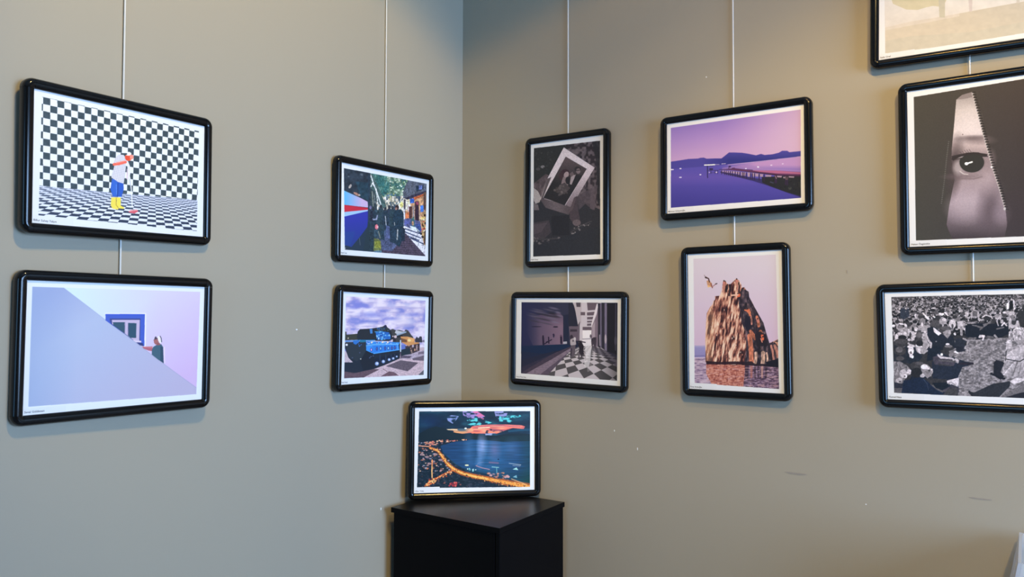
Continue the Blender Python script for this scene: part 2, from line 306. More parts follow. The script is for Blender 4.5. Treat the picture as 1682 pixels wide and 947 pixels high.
    c.poly([(240, 318), (340, 318), (345, 345), (250, 350)], (40, 116, 150)); c.poly([(345, 330), (870, 350), (860, 375), (345, 385)], (56, 140, 226)); c.specks([(350, 335), (860, 352), (850, 375), (350, 385)], 34, 7, 12, [(120, 190, 246), (40, 100, 196), (170, 190, 240), (70, 150, 230)], 12)
    c.poly([(345, 400), (440, 385), (850, 375), (860, 470), (460, 530), (440, 500), (345, 470)], (50, 128, 224)); c.poly([(345, 400), (440, 392), (445, 520), (345, 475)], (64, 148, 236)); c.line([(345, 400), (440, 388), (850, 378)], 10, (120, 200, 250)); c.line([(460, 522), (858, 462)], 14, (78, 164, 240)); c.line([(832, 385), (836, 465)], 10, (110, 180, 240))
    for x, y, k in ((425, 465, 1), (512, 450, 0), (570, 445, 2), (640, 442, 0), (690, 440, 2), (745, 440, 0), (790, 432, 0)):
        c.ell(x, y, 19, 32, (38, 84, 170)); c.ell(x, y, 9, 19, [(90, 96, 160), (226, 180, 236), (150, 210, 246)][k])
    for x in (455, 540, 605, 665, 720, 770, 812): c.line([(x, 398), (x + 4, 510 - (x - 455) * .12)], 5, (80, 150, 230), .7)
    for x, y in ((430, 352), (515, 350), (600, 348), (680, 350)): c.ell(x, y, 14, 14, [(230, 220, 200), (90, 120, 190)][int(x) % 2])
    for i, (x, y, r) in enumerate(((512, 680, 30), (612, 648, 26), (702, 618, 22), (765, 600, 19), (820, 570, 14))):
        c.ell(x, y - 26, r * 1.5, r * 2.2, (24, 38, 60)); c.ell(x, y, r, r, (130, 160, 214)); c.ell(x + 3, y - 3, r * .5, r * .5, (216, 226, 244))
    for x in (560, 650, 735, 790): c.line([(x, 540), (x, 640)], 8, (50, 76, 120), .7)
    for x, y in ((400, 590), (420, 570), (455, 560), (260, 605), (130, 590), (245, 510)): c.ell(x, y, 11, 10, (70, 84, 116))
    c.ell(260, 608, 9, 9, (190, 196, 190)); c.ell(42, 388, 17, 17, (224, 230, 240)); c.line([(880, 320), (880, 490)], 18, (190, 210, 226)); c.line([(885, 500), (885, 600)], 12, (70, 62, 80)); c.ell(65, 285, 9, 12, (190, 190, 170))

# ---------------------------------------------------------------- 5 hands holding an old picture
def draw_held(c):
    c.T(850, 200, 3.8667)
    c.clip([(104, 167), (524, 119), (526, 841), (100, 855)])
    c.put(c.all(), (50, 50, 54))
    c.poly([(100, 150), (330, 150), (200, 360), (100, 480)], (48, 50, 50))
    idx = c.sel([(300, 140), (530, 110), (530, 560), (370, 480), (490, 290), (310, 170)])
    n = vnoise(c.X[idx] / 13, c.Y[idx] / 15, 31); m = vnoise(c.X[idx] / 60, c.Y[idx] / 80, 2)
    c.put(idx, ramp(n, [(0, (46, 40, 44)), (.42, (58, 50, 54)), (.55, (104, 92, 94)), (1, (122, 108, 110))]), .9)
    c.poly([(470, 110), (530, 110), (530, 560), (505, 500), (500, 250)], (44, 44, 48), .8)
    c.poly([(380, 470), (470, 420), (500, 540), (480, 560), (430, 520), (390, 560)], (86, 76, 80), .8)
    c.poly([(470, 420), (510, 400), (490, 560), (460, 550)], (100, 88, 92), .7)
    c.specks([(110, 170), (250, 160), (180, 320), (110, 330)], 26, 3, 8, [(66, 66, 66), (58, 58, 60), (84, 82, 82)], 3, .6)
    c.ell(160, 285, 13, 9, (130, 126, 124)); c.ell(168, 290, 5, 4, (60, 60, 60)); c.ell(130, 300, 14, 9, (84, 80, 80), .8)
    # left sleeve and hand
    c.poly([(104, 390), (180, 330), (215, 350), (215, 400), (140, 490), (104, 440)], (92, 80, 82)); idx = c.sel([(104, 390), (180, 330), (215, 350), (215, 400), (140, 490), (104, 440)]); c.mulnoise(idx, 12, 24, .35, 4)
    c.poly([(104, 420), (130, 440), (150, 480), (140, 510), (115, 520), (104, 500)], (176, 166, 160)); c.poly([(104, 515), (130, 525), (138, 560), (104, 560)], (112, 104, 104)); c.poly([(150, 470), (205, 380), (212, 352), (196, 350), (150, 440)], (116, 100, 100), .8)
    # the white bordered picture
    c.poly([(294, 162), (490, 290), (378, 480), (330, 575), (145, 495), (190, 360)], (226, 212, 210))
    c.poly([(490, 290), (378, 480), (330, 575), (300, 535), (440, 300), (465, 275)], lambda x, y: mix((220, 204, 204), (120, 106, 110), np.clip((y - 330) / 220, 0, 1)))
    c.poly([(145, 495), (165, 475), (300, 525), (345, 545), (325, 590), (180, 545)], lambda x, y: mix((86, 76, 78), (120, 108, 110), np.clip((x - 150) / 120, 0, 1) * np.clip((330 - x) / 100, 0, 1)))
    c.line([(170, 488), (260, 510), (305, 530)], 3, (190, 176, 176), .8)
    c.poly([(190, 360), (215, 350), (165, 476), (148, 492)], (96, 86, 86)); c.line([(245, 340), (208, 395), (165, 480)], 4, (190, 178, 176))
    c.poly([(306, 220), (440, 298), (300, 530), (165, 480)], lambda x, y: mix((98, 84, 84), (46, 44, 46), np.clip((y - 240) / 160, 0, 1)))
    c.ell(303, 330, 30, 30, (66, 48, 54)); c.ell(278, 345, 14, 26, (70, 52, 56)); c.ell(310, 336, 15, 21, (172, 150, 148), 1, .4); c.poly([(290, 350), (318, 350), (322, 400), (290, 440), (270, 430), (280, 380)], (140, 122, 120)); c.poly([(265, 400), (300, 385), (335, 420), (300, 460), (250, 450)], (80, 72, 72)); c.ell(320, 372, 16, 24, (44, 42, 46))
    c.ell(382, 300, 20, 17, (52, 48, 50)); c.ell(386, 312, 14, 17, (130, 114, 112)); c.line([(374, 308), (400, 306)], 4, (40, 38, 40)); c.poly([(340, 340), (372, 335), (368, 360), (345, 400), (332, 395)], (170, 154, 152)); c.poly([(370, 335), (410, 340), (360, 430), (320, 450), (345, 395)], (46, 44, 46)); c.poly([(330, 330), (350, 315), (360, 335), (340, 350)], (112, 98, 98)); c.specks([(230, 420), (300, 400), (320, 450), (250, 470)], 26, 4, 9, [(96, 86, 84), (70, 64, 62), (116, 106, 102)], 8, .7)
    # right hand, lower part of the scene
    c.poly([(360, 480), (380, 470), (386, 560), (400, 640), (370, 665), (330, 610), (330, 570)], (76, 66, 70)); c.poly([(320, 580), (360, 480), (372, 482), (350, 560)], (96, 82, 84), .8)
    c.ell(376, 640, 26, 20, (104, 92, 94)); c.line([(340, 700), (400, 660), (470, 630)], 8, (74, 70, 72), .8); c.specks([(320, 690), (480, 620), (480, 640), (340, 720)], 20, 3, 6, [(110, 104, 104), (140, 132, 130), (60, 60, 62)], 2, .8)
    c.poly([(104, 640), (200, 625), (215, 700), (170, 740), (104, 740)], (74, 66, 70), .8); c.poly([(104, 650), (190, 640), (150, 700), (104, 715)], (92, 82, 86), .6)
    c.line([(104, 745), (180, 745), (260, 738)], 9, (76, 72, 74), .7); c.specks([(104, 735), (270, 730), (270, 755), (104, 785)], 26, 3, 7, [(110, 104, 104), (70, 68, 70), (90, 84, 86)], 5, .8)
    c.poly([(100, 790), (526, 660), (530, 860), (100, 860)], (46, 48, 53), .7); c.poly([(215, 600), (330, 590), (330, 720), (220, 720)], (40, 40, 44), .8)
    idx = c.all(); c.mulnoise(idx, 5, 5, .10, 77, 2)

# ---------------------------------------------------------------- 6 arcade with chequered floor
def draw_arcade(c):
    c.T(830, 470, 5.2619)
    c.clip([(140, 137), (970, 142), (966, 816), (135, 751)])
    c.put(c.all(), (38, 42, 62))
    c.poly([(140, 137), (580, 137), (640, 330), (560, 480), (500, 520), (140, 560)], lambda x, y: mix((40, 42, 78), (52, 52, 74), np.clip((x - 140) / 350, 0, 1)))
    c.poly([(190, 260), (470, 230), (500, 260), (500, 500), (240, 515), (170, 360)], lambda x, y: mix((74, 66, 92), (128, 104, 126), np.clip((x - 170) / 300, 0, 1) * np.clip((y - 180) / 160, 0, 1)), lambda x, y: np.clip((x - 180) / 120, 0, 1))
    for (x, y, w, h, v) in ((300, 225, 70, 9, 96), (360, 250, 80, 8, 44), (420, 190, 40, 8, 112), (455, 225, 24, 7, 122), (260, 262, 60, 8, 92), (330, 285, 70, 7, 54), (400, 275, 50, 8, 106), (440, 260, 34, 7, 50), (290, 205, 50, 6, 84), (380, 205, 46, 6, 90), (430, 310, 36, 7, 118), (350, 320, 60, 6, 76), (250, 300, 50, 6, 60), (405, 235, 36, 9, 40), (470, 255, 22, 6, 112), (240, 240, 40, 6, 76)):
        c.ell(x, y, w, h, (v, v * .93, v * 1.15), .75, .22, .5)
    c.ell(268, 348, 46, 4, (34, 34, 54)); c.ell(434, 350, 22, 6, (34, 30, 50))
    dk = (40, 32, 54)
    c.line([(326, 440), (330, 500)], 17, dk); c.ell(326, 432, 7, 10, dk); c.line([(374, 440), (376, 490)], 11, dk); c.line([(340, 496), (400, 460)], 9, dk); c.line([(352, 480), (400, 462)], 5, dk); c.ell(418, 425, 7, 18, (44, 40, 70)); c.line([(410, 415), (424, 420)], 6, dk); c.line([(482, 430), (484, 490)], 18, dk); c.ell(481, 426, 9, 9, (96, 74, 96))
    c.poly([(135, 515), (500, 500), (560, 510), (560, 530), (300, 590), (140, 640)], (26, 42, 72)); c.poly([(500, 250), (545, 240), (548, 490), (502, 490)], (38, 42, 64)); c.poly([(500, 478), (532, 476), (532, 496), (500, 498)], (180, 176, 190))
    # pavement strips
    c.poly([(135, 700), (560, 520), (570, 540), (330, 765), (135, 751)], (70, 60, 76)); c.poly([(180, 752), (400, 630), (560, 535), (575, 548), (300, 762)], (128, 112, 128)); c.poly([(300, 762), (560, 560), (575, 560), (365, 768)], (92, 80, 96)); idx = c.sel([(135, 700), (560, 520), (570, 560), (365, 768), (135, 751)]); c.mulnoise(idx, 16, 7, .16, 6); c.poly([(135, 560), (400, 590), (180, 720), (135, 751)], (40, 42, 64), .55)
    # bright arcade opening
    c.poly([(545, 137), (585, 137), (632, 290), (632, 480), (560, 470), (545, 300)], (42, 42, 58)); c.poly([(550, 345), (632, 345), (632, 470), (560, 470)], (104, 90, 104)); c.poly([(560, 370), (620, 372), (620, 390), (560, 392)], (60, 52, 64))
    c.poly([(580, 137), (830, 142), (745, 380), (740, 520), (720, 640), (640, 640), (640, 400), (600, 180)], (206, 196, 204))
    c.poly([(585, 137), (660, 137), (655, 320), (632, 320), (600, 190)], (190, 178, 186)); c.poly([(610, 137), (650, 137), (650, 178), (616, 178)], (84, 74, 84)); c.poly([(628, 330), (645, 300), (640, 520), (632, 480)], (110, 98, 110))
    for (a, b, d, e) in (((705, 137), (800, 140), (790, 202), (712, 208)), ((705, 225), (780, 218), (775, 250), (706, 252)), ((706, 265), (770, 262), (765, 285), (707, 286)), ((707, 298), (760, 296), (755, 312), (707, 312)), ((707, 322), (752, 320), (748, 340), (706, 340)), ((650, 222), (690, 222), (690, 250), (650, 250)), ((668, 350), (744, 350), (744, 378), (668, 378))):
        c.poly([a, b, d, e], (104, 90, 100))
    c.poly([(790, 150), (820, 150), (742, 350), (742, 330)], (226, 216, 222)); c.poly([(668, 380), (744, 380), (742, 460), (668, 460)], (244, 236, 240)); c.poly([(666, 460), (742, 455), (745, 620), (690, 640), (660, 560)], (236, 228, 234)); c.line([(668, 455), (742, 452)], 7, (150, 138, 150))
    c.poly([(745, 360), (790, 240), (800, 180), (830, 145), (800, 560), (745, 520)], (128, 112, 124)); c.poly([(750, 350), (775, 300), (775, 540), (750, 520)], (170, 154, 164))
    for x0, x1, v in ((800, 820, 52), (820, 832, 110), (832, 858, 50), (858, 878, 120), (878, 966, 34)): c.poly([(x0, 145), (x1, 145), (x1, 520 + (x1 - 800) * .5), (x0, 520 + (x0 - 800) * .5)], (v, v * .92, v * 1.12))
    c.poly([(950, 150), (958, 150), (956, 560), (948, 550)], (70, 66, 86)); c.ell(866, 455, 9, 40, (196, 180, 188), .8); c.line([(815, 420), (818, 510)], 9, (190, 176, 186), .7); c.ell(952, 470, 10, 40, (80, 76, 92), .8)
    # chequered floor
    fl = [(365, 768), (560, 560), (640, 520), (745, 510), (830, 530), (966, 620), (966, 818), (600, 790)]
    HF = homog([(455, 685), (545, 725), (500, 672 - 36), (590, 664)], [(0, 0), (0, 1), (1, 0), (1, 1)])
    HF = homog([(455, 693), (548, 722), (505, 640), (585, 662)], [(0, 0), (1, 0), (0, 1), (1, 1)])
    # floor tiles: lines of the grid measured from its larger tiles
    HF = homog([(365, 762), (455, 688), (545, 722), (462, 772)], [(0, 0), (0, 1), (1, 1), (1, 0)])
    def floor(x, y):
        d = np.maximum(y - 470, 20.)
        a = (x - 700) / d; b = 120 / d * 4.2
        p = (np.floor(a * 2.55 + b * 1.2 + .30) + np.floor(b * 1.75 - a * 1.35 + .2)) % 2 == 0
        br = np.clip((x - 380) / 250, .0, 1) * .0 + 1
        lum = np.where(p, 200, 84) * (1 - .45 * np.clip((x - 800) / 170, 0, 1))
        return np.stack([lum, lum * .95, lum * .98], -1)
    c.poly(fl, floor)
    c.poly([(690, 480), (745, 500), (735, 640), (720, 700), (680, 690), (690, 600)], (232, 226, 230), .75); c.poly([(700, 640), (740, 640), (760, 720), (710, 740)], (196, 188, 194), .35)
    c.poly([(745, 510), (966, 590), (966, 700), (860, 610), (760, 560)], (52, 46, 60), .55)
    # people
    p1 = (84, 74, 84)
    c.ell(572, 438, 13, 20, (56, 48, 58)); c.poly([(560, 465), (575, 450), (605, 450), (612, 500), (585, 520), (562, 505)], (176, 166, 172)); c.poly([(566, 510), (606, 505), (604, 575), (590, 610), (560, 600)], (96, 86, 96)); c.line([(572, 540), (566, 600)], 12, (60, 52, 64)); c.ell(600, 455, 10, 16, (200, 192, 196)); c.ell(586, 470, 9, 10, (110, 100, 110))
    d2 = (40, 34, 42)
    c.ell(650, 478, 22, 9, d2, 1, .1); c.poly([(628, 490), (660, 480), (680, 520), (668, 560), (640, 545)], d2); c.poly([(638, 545), (672, 545), (688, 580), (655, 600), (632, 570)], (48, 42, 50)); c.line([(660, 478), (690, 484)], 10, (80, 70, 78)); c.line([(640, 575), (634, 620)], 11, (84, 74, 84)); c.line([(680, 570), (692, 600), (694, 640)], 7, (180, 170, 176)); c.line([(660, 590), (658, 612)], 9, (60, 52, 60))
    c.poly([(742, 460), (760, 440), (788, 440), (786, 500), (775, 550), (762, 500), (748, 520)], (70, 60, 70)); c.ell(737, 430, 7, 16, (96, 84, 94)); c.ell(752, 462, 8, 14, (60, 52, 60)); c.ell(772, 452, 7, 14, (60, 50, 60))

# ---------------------------------------------------------------- 7 pier at dusk
def draw_pier(c):
    c.T(1070, 150, 4.3036)
    c.clip([(137, 258), (1055, 128), (1057, 752), (137, 822)])
    c.put(c.all(), lambda x, y: mix(ramp((y - (258 - (x - 137) * .1416)) / 320, [(0, (160, 128, 196)), (.35, (186, 148, 204)), (.7, (208, 166, 206)), (1, (214, 172, 200))]), (226, 184, 206), .8 * np.clip((x - 500) / 600, 0, 1)))
    c.ell(1010, 300, 200, 160, (228, 196, 206), .35, 0, .8)
    sea = [(137, 540), (500, 512), (1055, 458), (1057, 752), (137, 822)]
    c.poly(sea, lambda x, y: mix(mix((96, 84, 172), (74, 66, 148), np.clip((y - 600) / 180, 0, 1)), (200, 152, 198), np.clip((x - 480) / 260, 0, 1) * np.clip((590 - y) / 70, 0, 1)))
    c.poly([(137, 545), (480, 545), (760, 660), (1040, 755), (137, 825)], (118, 92, 176), lambda x, y: .45 * np.clip(1 - abs(y - 610) / 60, 0, 1))
    mt = [(137, 497), (200, 488), (262, 478), (330, 475), (345, 470), (370, 468), (390, 476), (450, 474), (495, 474), (520, 455), (548, 432), (580, 432), (640, 434), (690, 442), (740, 452), (775, 442), (800, 450), (860, 444), (900, 434), (925, 420), (960, 420), (975, 430), (1055, 422), (1055, 460), (760, 496), (540, 516), (380, 530), (137, 548)]
    c.poly(mt, lambda x, y: mix((82, 74, 156), (56, 56, 130), np.clip((x - 350) / 200, 0, 1) * np.clip((y - 425) / 60, 0, 1)))
    c.line(mt[:27], 3, (96, 78, 160), .7)
    c.line([(540, 518), (800, 490), (1055, 460)], 4, (216, 180, 214), .8)
    c.poly([(500, 540), (640, 520), (800, 545), (1055, 555), (1055, 575), (790, 565), (500, 556)], (188, 142, 190), .5)
    for x, y, w in ((205, 607, 10), (145, 552, 14), (205, 545, 8), (346, 588, 7), (668, 545, 6), (755, 535, 7), (848, 521, 7), (928, 511, 6)): c.ell(x, y, w, 4, (244, 232, 246))
    c.T(1150, 235, 9.894)
    c.line([(72, 355), (180, 352), (238, 348)], 18, (250, 246, 236)); c.line([(80, 356), (150, 358)], 9, (255, 255, 250)); c.line([(350, 336), (412, 332)], 8, (232, 214, 232)); c.line([(240, 346), (310, 346)], 7, (206, 190, 222))
    c.line([(118, 370), (122, 560)], 16, (48, 40, 84), .9); c.line([(120, 372), (210, 372)], 6, (60, 50, 92)); c.poly([(150, 405), (210, 405), (208, 440), (150, 436)], (60, 48, 92)); c.line([(110, 440), (300, 440)], 8, (70, 58, 104)); c.line([(110, 480), (270, 478)], 9, (88, 76, 128))
    for x in (120, 175, 245, 285): c.line([(x, 440), (x, 495)], 9, (54, 44, 86))
    c.ell(265, 472, 14, 10, (226, 204, 226)); c.ell(150, 474, 12, 9, (200, 180, 214))
    shade = [(330, 460), (560, 500), (850, 560), (1060, 590), (1640, 540), (1640, 880), (1400, 800), (1100, 690), (850, 610), (560, 540), (330, 480)]
    c.poly(shade, (52, 44, 86), .8); c.poly([(1000, 550), (1640, 520), (1640, 860), (1420, 800), (1150, 700), (1010, 640)], (40, 40, 38), .93); c.ell(1460, 730, 26, 26, (74, 74, 66), .8); c.specks([(1100, 590), (1640, 560), (1640, 820), (1200, 690)], 30, 6, 16, [(58, 58, 52), (48, 46, 50), (34, 34, 32)], 4, .7)
    gap = [(200, 140, 170), (184, 130, 168)]
    for i, (x0, x1, y0, y1) in enumerate(((340, 352, 440, 460), (360, 386, 444, 470), (400, 420, 446, 474), (430, 452, 450, 480), (462, 484, 448, 482), (500, 522, 452, 488), (532, 566, 454, 492), (578, 604, 458, 500), (616, 640, 460, 510), (662, 740, 470, 530), (770, 812, 474, 545), (838, 880, 480, 545), (895, 950, 490, 542), (970, 1024, 500, 545), (1060, 1160, 515, 545), (1250, 1330, 520, 556), (1440, 1530, 535, 560), (1350, 1400, 545, 572))):
        c.poly([(x0, y0), (x1, y0 + 4), (x1 - 6, y1), (x0 + 4, y1 - 3)], (206 - i * 1.5, 166 - i, 190 - i * 2), .95)
    for x in (352, 395, 425, 458, 490, 525, 570, 610, 645, 690, 715, 750, 820, 850, 885, 960, 1040, 1220, 1240, 1390, 1420): c.line([(x, 440 + (x - 330) * .10), (x, 500 + (x - 330) * .16)], 9 + x * .008, (58, 40, 66), .95)
    c.line([(1220, 530), (1240, 575)], 10, (170, 140, 130)); c.line([(1390, 540), (1400, 590)], 10, (150, 120, 110)); c.line([(1425, 545), (1420, 590)], 8, (140, 110, 100)); c.line([(1140, 630), (1190, 645)], 16, (80, 80, 104), .8)
    c.poly([(310, 430), (470, 415), (560, 405), (850, 440), (1250, 445), (1640, 470), (1640, 540), (1250, 525), (960, 488), (700, 455), (480, 436)], (112, 60, 98)); c.poly([(850, 440), (1250, 446), (1640, 475), (1640, 500), (1250, 490), (960, 462)], (190, 108, 140)); c.poly([(470, 430), (960, 474), (1300, 510), (1640, 520), (1640, 545), (1250, 527), (960, 490), (700, 458)], (66, 38, 62)); c.line([(310, 428), (560, 420), (850, 436)], 10, (78, 48, 88))
    c.ell(482, 380, 22, 14, (64, 42, 84)); c.line([(466, 385), (466, 415)], 8, (64, 44, 84)); c.line([(520, 405), (560, 402)], 12, (96, 60, 100)); c.ell(940, 384, 14, 10, (250, 240, 246)); c.ell(1155, 358, 16, 8, (240, 214, 232)); c.ell(742, 412, 12, 8, (250, 232, 250)); c.ell(1340, 332, 14, 6, (232, 200, 224))

# ---------------------------------------------------------------- 8 sea rock
def draw_rock(c):
    c.T(1110, 390, 3.38)
    c.clip([(98, 118), (556, 94), (574, 840), (105, 808)])
    c.put(c.all(), lambda x, y: mix((222, 206, 212), (218, 186, 204), np.clip((y - 150) / 440, 0, 1)))
    c.T(1135, 530, 8.606)
    c.poly([(50, 318), (220, 318), (220, 500), (50, 500)], lambda x, y: ramp(y, [(318, (190, 172, 200)), (350, (158, 148, 190)), (480, (150, 136, 180)), (490, (206, 180, 200))]))
    c.line([(50, 470), (190, 462)], 9, (112, 104, 150)); c.line([(50, 494), (190, 494)], 6, (224, 198, 208))
    wat = [(40, 500), (230, 500), (240, 570), (1250, 600), (1260, 960), (40, 900)]
    c.poly(wat, lambda x, y: ramp(vnoise(x / 50, y / 11, 6) * .7 + vnoise(x / 18, y / 6, 16) * .3, [(0, (104, 84, 116)), (.4, (168, 140, 160)), (.6, (198, 168, 182)), (1, (222, 200, 208))]))
    c.poly([(215, 580), (770, 590), (760, 900), (300, 880), (215, 720)], lambda x, y: ramp(vnoise(x / 30, y / 12, 3) * .6 + vnoise(x / 14, y / 26, 5) * .4, [(0, (112, 52, 46)), (.4, (176, 96, 80)), (.6, (208, 132, 108)), (1, (236, 180, 156))]), .96)
    c.poly([(770, 590), (1250, 600), (1250, 940), (740, 900)], lambda x, y: ramp(vnoise(x / 34, y / 10, 23) * .6 + vnoise(x / 14, y / 7, 25) * .4, [(0, (40, 28, 46)), (.42, (86, 62, 80)), (.56, (130, 98, 118)), (1, (206, 180, 194))]), .9)
    for x, w, v in ((790, 60, 0), (855, 40, 1), (905, 30, 0), (1005, 34, 2), (1060, 40, 0), (950, 24, 0)): c.poly([(x - w / 2, 590), (x + w / 2, 590), (x + w / 3, 780), (x - w / 3, 780)], [(48, 34, 46), (184, 108, 92), (214, 160, 140)][v], .7)
    idx = c.sel([(215, 590), (1250, 600), (1250, 940), (215, 900)]); n = vnoise(c.X[idx] / 60, c.Y[idx] / 8, 40); c.put(idx[n > .74], (226, 176, 170), .55)
    # rock body
    c.T(1110, 390, 3.38)
    body = [(165, 690), (164, 560), (168, 470), (172, 420), (190, 385), (205, 368), (208, 352), (218, 345), (218, 325), (245, 322), (256, 290), (262, 245), (275, 238), (285, 255), (300, 262), (322, 240), (337, 226), (352, 238), (364, 262), (366, 278), (380, 275), (392, 292), (405, 300), (408, 330), (425, 360), (440, 390), (452, 425), (470, 450), (488, 475), (498, 520), (512, 560), (520, 585), (545, 575), (574, 560), (580, 705), (540, 715), (500, 712), (180, 702)]
    c.poly(body, lambda x, y: ramp(np.clip(fbm((x + y * .16) / 8.5, y / 40, 3, 4) * 2.3 - .68, 0, 1), [(0, (50, 28, 32)), (.25, (112, 64, 58)), (.45, (180, 114, 94)), (.65, (226, 166, 136)), (1, (250, 218, 190))]))
    c.specks(body, 90, 2, 6, [(60, 34, 36), (90, 50, 46), (248, 214, 188), (214, 140, 112)], 31, .8, .5)
    c.poly([(165, 690), (164, 560), (172, 420), (200, 380), (215, 450), (200, 690)], (228, 178, 132), .3)
    dark = [(366, 280), (392, 292), (405, 300), (408, 330), (440, 390), (488, 475), (500, 520), (520, 585), (550, 580), (574, 610), (574, 715), (500, 712), (380, 705), (392, 600), (385, 520), (365, 470), (352, 380), (345, 330)]
    c.poly(dark, lambda x, y: ramp(fbm(x / 13, y / 22, 9, 3), [(0, (34, 26, 34)), (.5, (56, 46, 54)), (.62, (78, 64, 70)), (1, (150, 110, 104))]))
    for x0, y0, x1, y1, w, v in ((268, 252, 262, 300, 9, 0), (334, 246, 345, 300, 10, 0), (350, 250, 350, 300, 8, 3), (300, 262, 296, 320, 10, 3), (286, 262, 280, 300, 9, 3), (410, 545, 420, 690, 26, 1), (415, 520, 440, 560, 18, 1), (445, 640, 440, 700, 16, 2), (485, 640, 482, 700, 22, 2), (505, 640, 508, 700, 10, 2), (460, 590, 462, 640, 14, 3), (470, 520, 484, 560, 18, 1), (405, 400, 412, 430, 12, 1), (415, 430, 422, 480, 9, 0), (450, 440, 460, 490, 15, 1), (550, 600, 566, 660, 16, 0), (530, 600, 545, 690, 12, 0)):
        c.line([(x0, y0), ((x0 + x1) / 2 + 3, (y0 + y1) / 2), (x1, y1)], w, [(196, 130, 112), (206, 120, 88), (224, 176, 150), (40, 30, 36)][v], .9)
    idx = c.sel(dark); c.mulnoise(idx, 7, 16, .5, 5)
    c.poly([(438, 540), (470, 520), (500, 540), (515, 600), (450, 605)], (40, 32, 38), .9); c.poly([(390, 430), (412, 440), (420, 500), (395, 520), (380, 480)], (36, 32, 44), .9)
    for x, y, k in ((345, 320, 0), (400, 405, 0), (480, 545, 0), (268, 250, 1), (338, 240, 1), (352, 318, 0), (455, 460, 1), (483, 560, 0)): c.ell(x, y, 7, 11, [(230, 110, 74), (206, 128, 112)][k]); c.ell(x, y - 10, 4, 5, (66, 44, 44))
    c.line([(384, 402), (400, 408), (414, 432)], 8, (226, 128, 90)); c.line([(310, 320), (345, 318)], 8, (240, 190, 164)); c.line([(472, 560), (480, 580)], 5, (240, 150, 120))
    c.poly([(168, 684), (250, 690), (330, 686), (385, 690), (385, 705), (170, 703)], (44, 26, 34), .9); c.poly([(385, 690), (420, 685), (440, 700), (510, 700), (575, 690), (575, 718), (385, 708)], (40, 30, 38), .9); c.poly([(500, 690), (574, 670), (574, 722), (505, 714)], (30, 28, 38))
    c.poly([(545, 577), (560, 572), (574, 560), (574, 580)], (70, 56, 60))
    # jumper in mid air
    c.T(1140, 440, 9.467)
    c.poly([(195, 195), (235, 190), (280, 240), (285, 290), (215, 300), (205, 260)], (206, 150, 112)); c.line([(240, 215), (225, 165), (180, 140)], 20, (96, 62, 54)); c.line([(180, 142), (158, 108)], 9, (150, 120, 120)); c.ell(185, 148, 20, 12, (70, 46, 44), 1, .4); c.poly([(205, 260), (265, 290), (215, 302)], (240, 190, 130)); c.line([(262, 240), (285, 305)], 18, (150, 90, 76)); c.line([(285, 290), (330, 255), (358, 242)], 14, (176, 124, 120)); c.ell(345, 244, 20, 9, (96, 74, 78), 1, -.3)

